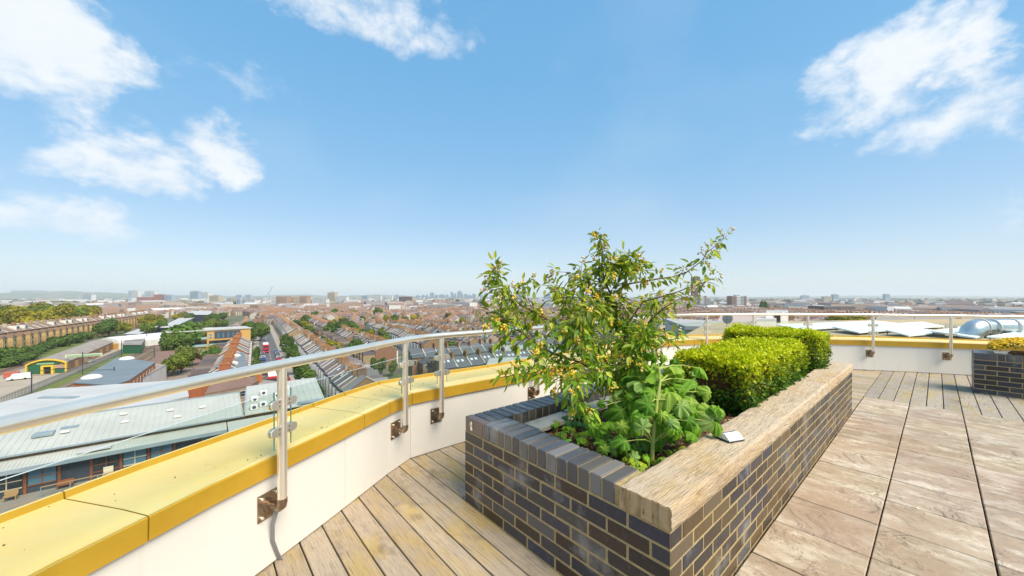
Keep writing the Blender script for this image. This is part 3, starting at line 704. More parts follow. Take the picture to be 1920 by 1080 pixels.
# solar light
sl = thing('solar_light', 'small wedge-shaped white solar deck light lying on the timber sleeper', 'solar light', Vector((*P(1366, 822, .640).xy, .641)), TH + R(68))
m_ = MB(); w_, l_, h_ = .115, .10, .040
pr = [(-.055, 0), (.055, 0), (.055, .008), (-.005, h_), (-.025, h_), (-.055, .012)]
vv = [(x, y, z) for y in (-w_ / 2, w_ / 2) for x, z in pr]
m_.raw(vv, [tuple(range(6))[::1], tuple(range(11, 5, -1))] + [(k, k + 6, (k + 1) % 6 + 6, (k + 1) % 6) for k in range(6)]); m_.build('housing', 'white_plastic', sl)
m_ = MB(); sn_ = Vector((.032, 0, .06)).normalized(); ax_ = Vector((.06, 0, -.032)).normalized(); m_.box(Vector((.025, 0, .024)) + sn_ * .002, (.062, .105, .004), 0, ax=(ax_, Y, sn_)); m_.build('solar_cell', 'solar_cell', sl)
m_ = MB(); m_.box((0, 0, .003), (.122, w_ + .014, .006), 0, bev=.002); m_.build('base', 'black_plastic', sl)

# second planter, right
p2 = thing('brick_planter', 'short square-ended planter of dark brick filled with yellow flowers beside the parapet', 'planter', Vector((7.267, 5.746, 0)), TH)
b = MB(); LL, WW = .78, 2.6
b.box((.3, -WW / 2, .2685), (.601, WW - .001, .533), 0); b.box((.1075, -WW / 2, .582), (.206, WW - .008, .094), 0); b.box((.4, -.1075, .581), (.37, .206, .093), 0)
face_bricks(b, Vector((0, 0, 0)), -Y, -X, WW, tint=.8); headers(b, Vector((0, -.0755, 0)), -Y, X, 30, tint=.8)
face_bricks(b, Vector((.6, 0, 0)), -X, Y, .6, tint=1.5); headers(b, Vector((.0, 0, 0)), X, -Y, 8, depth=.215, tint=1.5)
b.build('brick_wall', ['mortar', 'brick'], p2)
c = MB(); c.box((.42, -1.35, .56), (.42, 2.2, .05), 0); c.build('compost', 'soil', p2)

# ------------------------------------------------------------ leaves
def leafmesh(name, pos, dirs, nrm, L_, W_, col, mats, fold=.25, curl=.25, shape='ovate', parent=None, mi=None):
    n = len(pos); d = dirs / np.linalg.norm(dirs, axis=1, keepdims=True); nn = nrm - (nrm * d).sum(1, keepdims=True) * d; nn /= (np.linalg.norm(nn, axis=1, keepdims=True) + 1e-9); sd_ = np.cross(d, nn)
    if shape == 'ovate':
        T = np.array([[0, 0, 0], [.33, 0, -.3], [.70, 0, -.3], [1, 0, 0], [.28, .42, .5], [.66, .36, .5], [.28, -.42, .5], [.66, -.36, .5]])
        Fq = [(0, 1, 4), (1, 2, 5, 4), (2, 3, 5), (0, 6, 1), (1, 6, 7, 2), (2, 7, 3)]
    elif shape == 'rhomb':
        T = np.array([[0, 0, 0], [.45, .5, .5], [1, 0, 0], [.45, -.5, .5]]); Fq = [(0, 2, 1), (0, 3, 2)]
    else:
        T = np.array([[0, -.5, 0], [1, -.5, .2], [1, .5, 0], [0, .5, .2]]); Fq = [(0, 1, 2, 3)]
    k = len(T); L_ = np.broadcast_to(L_, (n,))[:, None, None]; W_ = np.broadcast_to(W_, (n,))[:, None, None]
    v = pos[:, None, :] + d[:, None, :] * T[None, :, 0:1] * L_ + sd_[:, None, :] * T[None, :, 1:2] * W_ + nn[:, None, :] * (T[None, :, 2:3] * fold * W_ - curl * L_ * T[None, :, 0:1] ** 2)
    cnt = [len(f) for f in Fq]; loops = np.concatenate([np.array(f) for f in Fq]); nl = len(loops)
    allloops = (np.arange(n)[:, None] * k + loops[None, :]).ravel()
    tot = np.tile(np.array(cnt), n); start = np.concatenate([[0], np.cumsum(tot)[:-1]])
    me = bpy.data.meshes.new(name); me.vertices.add(n * k); me.vertices.foreach_set('co', v.reshape(-1).astype(np.float32))
    me.loops.add(len(allloops)); me.loops.foreach_set('vertex_index', allloops.astype(np.int32)); me.polygons.add(len(tot)); me.polygons.foreach_set('loop_start', start.astype(np.int32))
    for m_ in (mats if isinstance(mats, list) else [mats]): me.materials.append(M[m_])
    me.update(calc_edges=True)
    cl = me.color_attributes.new('Col', 'BYTE_COLOR', 'CORNER'); arr = np.ones((n, nl, 4), np.float32); arr[:, :, :3] = np.clip(col, 0, 1)[:, None, :]; cl.data.foreach_set('color', arr.ravel())
    o = bpy.data.objects.new(name, me); C.objects.link(o)
    if parent is not None: o.parent = parent
    return o
def unit(n): v = rng.normal(size=(n, 3)); return v / np.linalg.norm(v, axis=1, keepdims=True)
def pick(cols, n, jit=.18):
    c_ = np.array(cols)[rng.integers(0, len(cols), n)]; return c_ * rng.uniform(1 - jit, 1 + jit, (n, 1))

# tree in the planter
tb = SN(1.12, -.92, .53)
tree = thing('flowering_tree', 'small multi-branched tree with yellow blossom clusters growing in the long brick planter', 'tree', tb)
TP = lambda l: [PD(*q) - tb for q in l]
brs = [([(1165, 786, 2.9), (1172, 740, 2.9), (1178, 700, 2.9), (1174, 662, 2.9), (1169, 620, 2.88), (1149, 587, 2.85), (1146, 553, 2.85), (1134, 528, 2.85), (1128, 500, 2.84), (1130, 470, 2.83), (1122, 436, 2.82)], .017, .003),
       ([(1146, 553, 2.85), (1174, 533, 2.85), (1227, 524, 2.8), (1262, 519, 2.8), (1288, 510, 2.8), (1316, 489, 2.8), (1325, 474, 2.78), (1348, 456, 2.78), (1363, 442, 2.78)], .007, .0015),
       ([(1169, 620, 2.88), (1205, 566, 2.7), (1240, 556, 2.65), (1268, 548, 2.65), (1295, 538, 2.65), (1318, 530, 2.62), (1343, 520, 2.62)], .007, .0015),
       ([(1174, 650, 2.88), (1215, 605, 2.6), (1245, 577, 2.55), (1275, 560, 2.5), (1300, 552, 2.5)], .006, .0015),
       ([(1165, 770, 2.9), (1158, 714, 2.85), (1119, 650, 2.75), (1095, 620, 2.7), (1074, 598, 2.7), (1062, 560, 2.7)], .012, .002),
       ([(1160, 730, 2.88), (1090, 680, 2.7), (1040, 664, 2.6), (1013, 650, 2.55), (980, 625, 2.5), (948, 606, 2.5), (925, 588, 2.5)], .010, .002),
       ([(1119, 650, 2.75), (1050, 612, 2.65), (1005, 587, 2.6), (975, 572, 2.6), (955, 550, 2.6), (938, 530, 2.6), (926, 515, 2.6)], .007, .0015),
       ([(1146, 553, 2.85), (1110, 543, 2.9), (1095, 528, 2.9), (1078, 515, 2.9)], .005, .0015),
       ([(1158, 714, 2.85), (1100, 700, 2.5), (1040, 695, 2.4), (985, 700, 2.35), (935, 708, 2.35)], .008, .002),
       ([(1119, 650, 2.75), (1090, 590, 3.0), (1060, 550, 3.05), (1040, 540, 3.05)], .006, .0015),
       ([(1149, 587, 2.85), (1120, 570, 2.6), (1100, 590, 2.5), (1072, 610, 2.45)], .005, .0015),
       ([(1178, 700, 2.9), (1210, 668, 3.0), (1241, 650, 3.0), (1262, 637, 3.0), (1277, 624, 3.0)], .006, .0012),
       ([(1174, 662, 2.9), (1200, 640, 3.2), (1225, 600, 3.3), (1230, 570, 3.3)], .006, .0015),
       ([(1158, 714, 2.85), (1130, 690, 2.4), (1095, 700, 2.25), (1062, 725, 2.2)], .006, .0015),
       ([(1174, 662, 2.9), (1140, 640, 3.2), (1100, 600, 3.3), (1090, 560, 3.3)], .006, .0015),
       ([(1165, 770, 2.9), (1190, 700, 2.6), (1200, 650, 2.5), (1215, 610, 2.45)], .008, .0015),
       ([(1128, 510, 2.84), (1150, 495, 2.8), (1172, 498, 2.8), (1190, 510, 2.8)], .004, .0012)]
wb = MB(); lp, ld, fl = [], [], []
def add_branch(pts, r0, r1, leaves, depth=0, dens=1.0):
    n = len(pts); wb.tube(pts, [r0 + (r1 - r0) * k / (n - 1) for k in range(n)], 7)
    segs = list(zip(pts[:-1], pts[1:])); tl = sum((b - a).length for a, b in segs); s_ = 0
    for a, b in segs:
        l_ = (b - a).length; k = int(l_ * leaves) + (random.random() < (l_ * leaves) % 1)
        for _ in range(k):
            u = random.random(); f = (s_ + u * l_) / tl
            if f < .12 and depth == 0: continue
            d = Vector(unit(1)[0]); q = a.lerp(b, u); off = random.uniform(.008, .05) * (1 if depth else 1.2)
            lp.append(q + d * off); ld.append((d + (b - a).normalized() * .6 + Vector((0, 0, -.55))).normalized())
        s_ += l_
for i, (l_, r0, r1) in enumerate(brs):
    pts = TP(l_); sparse = i in (1, 2, 3, 11); add_branch(pts, r0, r1, 70 if sparse else (110 if i in (0, 15) else 85), dens=1)
    if sparse:
        for k in range(4, len(pts)):
            for _ in range(4): fl.append((pts[k] + Vector(unit(1)[0]) * .04 + Vector((0, 0, .03)), 3, 1))
    for k in range(1 if i else 2, len(pts)):
        if i == 1 and k < 3: continue
        top_ = (i == 0 and k > 6) or i in (7, 9, 14)
        for _ in range(1 if sparse else (3 if top_ else 2 if i == 8 else 4 if i in (13, 6, 5) else 7)):
            a = pts[k - 1].lerp(pts[k], random.random()); d = (Vector(unit(1)[0]) * Vector((1, 1, .8)) + (pts[k] - pts[k - 1]).normalized() * .7 + Vector((0, 0, .1))).normalized()
            l2 = random.uniform(.06, .11) if sparse or i == 0 and k > 6 else random.uniform(.10, .24)
            b = a + d * l2 * .5; c_ = b + (d + Vector((0, 0, random.uniform(-.5, .1)))).normalized() * l2 * .5
            add_branch([a, b, c_], .0028, .001, 92 if not sparse else 60, 1)
            if random.random() < (.75 if not sparse else .3): fl.append((c_, random.randint(6, 15), 0 if i not in (0, 7, 9, 6) or random.random() < .4 else 1))
wb.build('branches', 'bark', tree)
lp = np.array([tuple(q) for q in lp]); ld = np.array([tuple(q) for q in ld]); n = len(lp)
up = np.array([[0, 0, 1.]]) + unit(n) * .7; cols = pick([(.20, .36, .015), (.30, .46, .02), (.14, .28, .02), (.42, .54, .03), (.11, .23, .02), (.52, .56, .05)], n)
hi = lp[:, 2] > .85; cols[hi] = cols[hi] * .85 + np.array([.06, .03, .01])
leafmesh('leaves', lp, ld, up, rng.uniform(.035, .088, n), rng.uniform(.018, .038, n), cols, 'leaf_tree', parent=tree)
fm = MB()
for q, k, kind in fl:
    for _ in range(k):
        p_ = q + Vector(unit(1)[0]) * random.uniform(.005, .035); r_ = random.uniform(.005, .0095)
        fm.sphere(p_, r_, 0, random.choice([(.85, .55, .03), (.82, .45, .02), (.88, .68, .12), (.80, .60, .20)] if kind == 0 else [(.70, .60, .35), (.55, .35, .25), (.75, .68, .40)]), 6, 4)
        if random.random() < .3: fm.tube([q, p_], .0008, 3, 0, (.3, .35, .06), False)
fm.build('blossom', 'petal', tree)
print('tree leaves', n, 'clusters', len(fl))

# hollyhock
hb = SN(.62, -.40, .535); hb = Vector((*P(1222, 868, .535).xy, .535))
holly = thing('hollyhock_plant', 'drooping hollyhock with large round lobed leaves and a thick pale green stalk', 'plant', hb)
HP = lambda l: [PD(*q) - hb for q in l]
D0 = hb.y
st = MB()
stalk = HP([(1222, 868, D0), (1224, 830, D0), (1228, 790, D0 + .02), (1232, 750, D0 + .04), (1238, 715, D0 + .06), (1236, 692, D0 + .08)]); st.tube(stalk, [.013, .012, .011, .010, .008, .005], 10)
stalk2 = HP([(1200, 862, D0 + .12), (1192, 810, D0 + .15), (1196, 750, D0 + .2), (1205, 700, D0 + .25)]); st.tube(stalk2, [.009, .008, .007, .005], 8)
lv = MB()
def lobed_leaf(mb, c, nrm, up_, r, col, droop=.9):
    nrm = nrm.normalized(); up_ = (up_ - nrm * up_.dot(nrm)).normalized(); sx = nrm.cross(up_); NS = 49; rings = 4; v = [c + nrm * .0]
    ph = random.uniform(0, 6); sq = random.uniform(.75, 1.05); fo = random.uniform(.05, .13); cr_ = random.uniform(0, 1.1)
    for j in range(1, rings + 1):
        t = j / rings
        for k in range(NS):
            a = 2 * math.pi * k / NS; lob = .66 + .28 * abs(math.cos(a * 3.5)) ** .7 + .06 * math.sin(a * 23); notch = 1 - .55 * math.exp(-((a - math.pi) / .28) ** 2)
            rr_ = r * t * (1 - (1 - lob) * t) * (1 - (1 - notch) * t); x = rr_ * math.sin(a) * sq; y = rr_ * math.cos(a)
            h = -droop * r * t * t * (.55 + .25 * math.sin(a * 2 + ph)) + r * fo * math.cos(a * 7) * t + r * .09 * math.sin(a * 5 + ph) * t * t + r * .05 * math.sin(a * 11 + ph * 2) * t - r * cr_ * max(0, math.cos(a - ph)) ** 2 * t * t
            v.append(c + sx * x * (1 - .25 * droop * t) + up_ * y * (1 - .25 * droop * t) + nrm * h)
    fs = [(0, 1 + k, 1 + (k + 1) % NS) for k in range(NS)] + [(1 + (j - 1) * NS + k, 1 + j * NS + k, 1 + j * NS + (k + 1) % NS, 1 + (j - 1) * NS + (k + 1) % NS) for j in range(1, rings) for k in range(NS)]
    n0 = len(mb.v); mb.v += [tuple(p) for p in v]
    for f in fs:
        a_ = (f[1] - 1) % NS; vein = abs(math.cos(a_ / NS * 2 * math.pi * 3.5)); kk = 1.0 + .35 * (vein > .93)
        mb.f.append(tuple(i + n0 for i in f)); mb.m.append(0); mb.c.append(tuple(min(1, q * kk) for q in col)); mb.sm.append(True)
hand = [(1113, 768, .10, 30), (1095, 760, .15, 22), (1185, 800, -.05, 32), (1200, 785, -.12, 30), (1170, 835, -.05, 26), (1130, 830, .05, 27), (1152, 848, -.02, 22), (1240, 700, .1, 34), (1262, 690, .15, 36), (1225, 735, .0, 36), (1205, 720, .1, 38),
        (1255, 735, 0, 34), (1285, 730, .05, 33), (1275, 760, -.05, 34), (1300, 770, .0, 32), (1320, 760, .05, 28), (1335, 790, .0, 30), (1345, 805, .05, 26), (1310, 800, -.05, 28), (1250, 780, -.08, 30), (1270, 800, -.1, 30),
        (1165, 770, .1, 34), (1150, 740, .2, 32), (1180, 745, .12, 36), (1210, 690, .2, 34), (1280, 700, .2, 32), (1300, 715, .15, 28), (1230, 670, .25, 30), (1190, 690, .3, 30), (1240, 820, .08, 24), (1195, 868, -.1, 22), (1285, 838, -.02, 20), (1262, 850, .05, 18),
        (1140, 790, .12, 26), (1110, 800, .15, 24), (1215, 760, -.1, 30), (1330, 735, .15, 26), (1355, 770, .1, 22), (1295, 745, .1, 30), (1245, 755, .1, 32), (1180, 715, .25, 30), (1160, 805, .1, 24), (1205, 830, .15, 22), (1300, 825, .08, 20), (1310, 690, .25, 24), (1265, 672, .3, 24)]
hand2 = []
for (px, py, dd, rp) in hand:
    hand2.append((px, py, dd, rp * .80))
    for _ in range(2 if py > 720 else 1): hand2.append((px + random.uniform(-30, 30), py + random.uniform(-8, 30), dd + random.uniform(-.10, .08), rp * random.uniform(.45, .72)))
for (px, py, dd, rp) in hand2:
    if py > 862 or (py > 800 and px > 1330) or px > 1362 or (px < 1110 and py > 800): continue
    c_ = PD(px, py, D0 + .05 + dd) - hb; r_ = rp / F * D0 * 1.18
    out = Vector((c_.x - stalk[3].x, c_.y - stalk[3].y, 0)); out = out.normalized() if out.length > .02 else Vector((0, -1, 0))
    nrm = (Vector((0, -.55, .75)) + out * random.uniform(.2, .8) + Vector(unit(1)[0]) * .75); up_ = (out * -1 + Vector((0, 0, .7)))
    col = random.choice([(.17, .36, .025), (.24, .45, .035), (.12, .28, .025), (.36, .52, .07), (.30, .46, .12), (.20, .40, .03)])
    if (px, py) in ((1285, 838), (1262, 850), (1195, 868)): col = random.choice([(.55, .55, .05), (.32, .45, .05)])
    lobed_leaf(lv, c_, nrm, up_, r_, col, random.uniform(.5, 1.25))
    base_ = stalk[min(5, max(0, int((868 - py) / 35)))] if px > 1170 or py < 740 else stalk2[min(3, max(0, int((868 - py) / 45)))]
    if rp < 17: continue
    mid = base_.lerp(c_, .6) + Vector((0, 0, .0 + .05 * (base_ - c_).length)); q1 = base_.lerp(mid, .5) + Vector((0, 0, .01))
    st.tube([base_, q1, mid, c_ + nrm.normalized() * -.002], [.0045, .0038, .0028, .0018], 6)
st.build('stalks', 'stalk', holly); lv.build('leaves', 'leaf_mallow', holly)
# low weeds at the planter's near edge
wl = [('leafy_weed', 'low weed with bright green leaves behind the near brick edge of the planter', [(1040, 792), (1055, 805), (1070, 800), (1048, 812), (1083, 815), (1062, 820), (1092, 826), (1100, 812)], (.30, .48, .04)),
      ('leafy_weed', 'dark blue-green weed growing beside the pale slab in the planter', [(1062, 782), (1078, 776), (1092, 782), (1100, 795), (1085, 790), (1110, 790), (1070, 790)], (.07, .22, .07)),
      ('leafy_weed', 'yellowing weed on the soil at the foot of the hollyhock stalk', [(1180, 880), (1190, 868), (1205, 872), (1212, 858), (1240, 862), (1178, 862)], (.38, .50, .04))]
for nm, lb, ps, col in wl:
    w0 = P(ps[0][0], ps[0][1], .56); m_ = MB()
    for (px, py) in ps:
        for _ in range(3):
            p_ = P(px + random.uniform(-8, 8), py + random.uniform(-5, 5), .56 + random.uniform(0, .05)) - w0
            lobed_leaf(m_, p_, Vector((0, -.3, 1)) + Vector(unit(1)[0]) * .5, Vector(unit(1)[0]), random.uniform(.025, .045), tuple(k * random.uniform(.7, 1.2) for k in col), .5)
            m_.tube([p_, Vector((p_.x * .9, p_.y, -.03))], .002, 4, 0, (.3, .4, .1))
    m_.build(nm, 'leaf_mallow', loc=w0, label=lb, cat='weed')

# clipped hedges
def hedge(name, label, s0, s1, n0, n1, ztop, N_, bare):
    """n0 < n1: distances from the sleeper side; box with rounded top"""
    z0 = .52; cs, cn, cz = (s0 + s1) / 2, (n0 + n1) / 2, (z0 + ztop) / 2; hs, hn, hz_ = (s1 - s0) / 2, (n1 - n0) / 2, (ztop - z0) / 2
    o = SN(cs, cn, 0)
    # points on the faces, area weighted
    areas = np.array([4 * hs * hn * 1.5, 4 * hs * hz_, 4 * hs * hz_, 4 * hn * hz_, 4 * hn * hz_ * .8]); f = rng.choice(5, N_, p=areas / areas.sum()); a, b = rng.uniform(-1, 1, N_), rng.uniform(-1, 1, N_)
    p_ = np.zeros((N_, 3)); q = np.zeros((N_, 3))
    for k in range(5):
        m_ = f == k
        if k == 0: p_[m_] = np.stack([a[m_] * hs, b[m_] * hn, np.full(m_.sum(), hz_)], 1); q[m_] = (0, 0, 1)
        if k in (1, 2): sg = 1 if k == 1 else -1; p_[m_] = np.stack([a[m_] * hs, np.full(m_.sum(), sg * hn), b[m_] * hz_], 1); q[m_] = (0, sg, 0)
        if k in (3, 4): sg = -1 if k == 3 else 1; p_[m_] = np.stack([np.full(m_.sum(), sg * hs), a[m_] * hn, b[m_] * hz_], 1); q[m_] = (sg, 0, 0)
    # round the corners
    rad = .07; core = np.array([hs - rad, hn - rad, hz_ - rad]); cl_ = np.clip(p_, -core, core); dv = p_ - cl_; ln = np.linalg.norm(dv, axis=1, keepdims=True) + 1e-9; p2_ = cl_ + dv / ln * rad; q = dv / ln
    wav = (np.sin(p_[:, 0] * 9 + 1) * np.sin(p_[:, 1] * 11) + np.sin(p_[:, 0] * 23) * np.sin(p_[:, 2] * 19 + p_[:, 1] * 21)) * .022
    lump = np.sin(p_[:, 0] * 13 + p_[:, 2] * 7) * np.sin(p_[:, 2] * 17 + p_[:, 1] * 9 + 2)
    depth_ = rng.exponential(.016, N_); side = q[:, 2] < .5
    p2_ = p2_ + q * (wav + lump * .024 * side - depth_ + .008 + rng.exponential(.010, N_) * (rng.random(N_) < .35))[:, None]
    patch = (np.sin(p_[:, 0] * 6 + p_[:, 1] * 9 + 1.3) + np.sin(p_[:, 2] * 14 + p_[:, 1] * 5) + rng.normal(0, .4, N_)) > (.45 if bare else 1.8)
    keep = ~(side & patch & (p_[:, 2] < hz_ * .5) & (rng.random(N_) < .88) & ((p_[:, 0] < -hs * .55) | (rng.random(N_) < .45))); p2_, q, depth_, side = p2_[keep], q[keep], depth_[keep], side[keep]; n = len(p2_)
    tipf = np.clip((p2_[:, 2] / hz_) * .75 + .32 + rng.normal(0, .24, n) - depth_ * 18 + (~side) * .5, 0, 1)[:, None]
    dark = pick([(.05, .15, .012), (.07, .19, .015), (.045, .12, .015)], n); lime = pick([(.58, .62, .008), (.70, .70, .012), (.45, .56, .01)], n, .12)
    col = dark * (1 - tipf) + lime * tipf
    dirs = q * .55 + unit(n) * .75 + np.array([[0, 0, .35]]); nr = q + unit(n) * .6
    P3 = np.stack([p2_[:, 0] * .758 + p2_[:, 1] * .652, p2_[:, 0] * .652 - p2_[:, 1] * .758, p2_[:, 2] + cz], 1)
    rot = lambda v: np.stack([v[:, 0] * .758 + v[:, 1] * .652, v[:, 0] * .652 - v[:, 1] * .758, v[:, 2]], 1)
    root = thing(name, label, 'hedge', o)
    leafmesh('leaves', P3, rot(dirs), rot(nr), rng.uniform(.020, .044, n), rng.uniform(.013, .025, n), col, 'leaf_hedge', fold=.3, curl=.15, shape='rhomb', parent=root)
    c_ = MB()    # inner twigs: a dense net of thin stems, not a block
    for _ in range(int(N_ * .045)):
        a_ = Vector((random.uniform(-1, 1) * (hs - .05), random.uniform(-1, 1) * (hn - .05), random.uniform(-1, .8) * hz_)); e = a_ + Vector(unit(1)[0]) * .09 + Vector((0, 0, .03))
        R2 = lambda v: Vector((v.x * .758 + v.y * .652, v.x * .652 - v.y * .758, v.z + cz)); c_.tube([R2(a_), R2(e)], .003, 3, 0, (1, 1, 1), False)
    n = 6; c2 = MB(); q8 = []
    ax_ = (DV.normalized(), NV.normalized(), UP); c_.box((0, 0, cz - .02), (2 * hs - .14, 2 * hn - .14, 2 * hz_ - .10), 0, (1, 1, 1), ax_, bev=.04)
    c_.build('twigs', 'twig', root)
hedge('clipped_hedge', 'near block of clipped lime-green hedge with bare reddish twigs on its front face', 1.82, 3.72, -.84, -.245, .985, 36000, True)
hedge('clipped_hedge', 'far strip of clipped hedge set crosswise behind the near hedge block in the planter', 4.18, 4.76, -1.27, -.20, 1.045, 18000, False)

# yellow flowers in the second planter
fb = thing('flower_bed', 'dense mound of small yellow flowers filling the right-hand brick planter', 'flowers', p2.location, TH)
n = 5200; a, b = rng.uniform(.03, .62, n), rng.uniform(-2.3, -.16, n); zz = .64 + .19 * np.clip(1 - ((a - .32) / .40) ** 4, 0, 1) * np.clip((-.12 - b) / .25, 0, 1) ** .5 + rng.normal(0, .018, n)
pos = np.stack([a, b, zz], 1); gr = rng.random(n) < .35; pos[gr, 2] -= .03
cols = pick([(.80, .52, .01), (.85, .60, .02), (.75, .42, .01)], n, .1); cols[gr] = pick([(.20, .30, .03), (.12, .2, .02)], int(gr.sum()))
leafmesh('leaves', pos[gr], unit(int(gr.sum())) + [0, 0, .5], unit(int(gr.sum())), .035, .02, cols[gr], 'leaf_tree', parent=fb)
fh = MB(); pf = pos[~gr][:2600]
for q in pf:
    r_ = random.uniform(.013, .022); fh.sphere((q[0], q[1], q[2] + .022), r_, 0, random.choice([(.92, .62, .01), (.95, .72, .02), (.88, .52, .01)]), 6, 4, (1, 1, .6))
fh.build('flower_heads', 'petal', fb)
c = MB(); c.box((.33, -1.30, .62), (.40, 1.9, .10), 0, bev=.04); c.build('stems', 'twig', fb)
# ------------------------------------------------------------ ground, roads, railway
g = MB(); g.poly([(-22000, -400, GZ), (22000, -400, GZ), (22000, 22000, GZ), (-22000, 22000, GZ)]); g.build('ground', 'city_ground', kind='structure')
def strip(name, pts, mats, z, kind='structure', **k):
    m_ = MB(); m_.poly([(p.x, p.y, z) for p in pts]); return m_.build(name, mats, kind=kind, **k)
def quadAB(a0, a1, b0, b1, z): return [AB(a0, b0, z), AB(a1, b0, z), AB(a1, b1, z), AB(a0, b1, z)]
GR = 1
# street
SB0, SB1 = 1.5, 9.5
strip('road', quadAB(60, 470, SB0, SB1, 0), 'asphalt', GZ + .02)
for b0, b1 in ((SB0 - 2.6, SB0), (SB1, SB1 + 3.2)):
    m_ = MB(); q = quadAB(60, 470, b0, b1, 0); m_.prism([(p.x, p.y) for p in q], GZ, GZ + .14); m_.build('pavement', 'pavement', kind='structure')
strip('road', quadAB(232, 240, 12.8, 120, 0), 'asphalt', GZ + .024)
m_ = MB()
for a in range(70, 460, 9): m_.poly([(p.x, p.y, GZ + .028) for p in quadAB(a, a + 3, 5.4, 5.6, 0)])
m_.build('road_markings', 'road_paint', kind='structure')
for b0 in (58, 104, 150, 196): strip('road', quadAB(146, 430, b0, b0 + 8, 0), 'asphalt', GZ + .02)
# railway: ballast, sleepers and rails in one corridor
strip('railway_ballast', quadAB(60, 900, -50, -34, 0), 'ballast', GZ + .05)
m_ = MB()
for b0 in (-47.6, -46.1, -43.0, -41.5, -38.6, -37.1): m_.prism([(p.x, p.y) for p in quadAB(60, 620, b0, b0 + .12, 0)], GZ + .05, GZ + .3)
m_.build('railway_tracks', 'rail_rust', kind='structure')
strip('railway_ballast', quadAB(150, 420, -80, -74, 0), 'ballast', GZ + .05)
m_ = MB()
for b0 in (-78.5, -77.0): m_.prism([(p.x, p.y) for p in quadAB(150, 420, b0, b0 + .12, 0)], GZ + .05, GZ + .3)
m_.build('railway_tracks', 'rail_rust', kind='structure')
strip('grass_bank', quadAB(90, 300, -54, -50, 0), 'grass', GZ + .04)
strip('grass_bank', quadAB(120, 330, -90, -80, 0), 'grass', GZ + .04)
strip('grass_bank', quadAB(90, 300, -34, -30, 0), 'grass', GZ + .04)
strip('yard', quadAB(60, 330, -74, -54, 0), 'yard_concrete', GZ + .03)
strip('yard', [P(250, 775, GZ), P(520, 760, GZ), P(500, 690, GZ), P(300, 690, GZ)], 'car_park_surface', GZ + .04)
strip('alley', [P(360, 705, GZ), P(388, 705, GZ), P(378, 660, GZ), P(365, 660, GZ)], 'brown_roof', GZ + .06)

# ------------------------------------------------------------ helpers for buildings
def win(mb, c, d, nrm, w_, h_, frame=0, pane=1, t=.07, bars=True):
    mb.box(c + nrm * .02, (w_ + .16, .10, h_ + .16), frame, ax=(d, nrm, UP)); c2 = c + nrm * .075
    if bars:
        for sg in (-1, 1): mb.box(c2 + UP * (sg * h_ / 4), (w_, .02, h_ / 2 - .06), pane, ax=(d, nrm, UP))
    else: mb.box(c2, (w_, .02, h_), pane, ax=(d, nrm, UP))
EX, EY = Vector((1, 0, 0)), Vector((0, 1, 0))
def gable(mb, w_, y0, y1, ze, zr, over=.25, mi=0, x0=0.0, th=.12):
    ym = (y0 + y1) / 2
    for sg in (-1, 1):
        ye = y0 - over if sg < 0 else y1 + over; dz = (zr - ze) * over / (ym - y0)
        a, b_ = (x0, ye, ze - dz), (x0 + w_, ye, ze - dz); c_, d = (x0 + w_, ym, zr), (x0, ym, zr)
        top = [a, b_, c_, d] if sg < 0 else [b_, a, d, c_]
        mb.poly(top, mi); mb.poly([(p[0], p[1], p[2] - th) for p in top][::-1], mi)
        mb.poly([(top[0][0], top[0][1], top[0][2] - th), (top[1][0], top[1][1], top[1][2] - th), top[1], top[0]], mi)
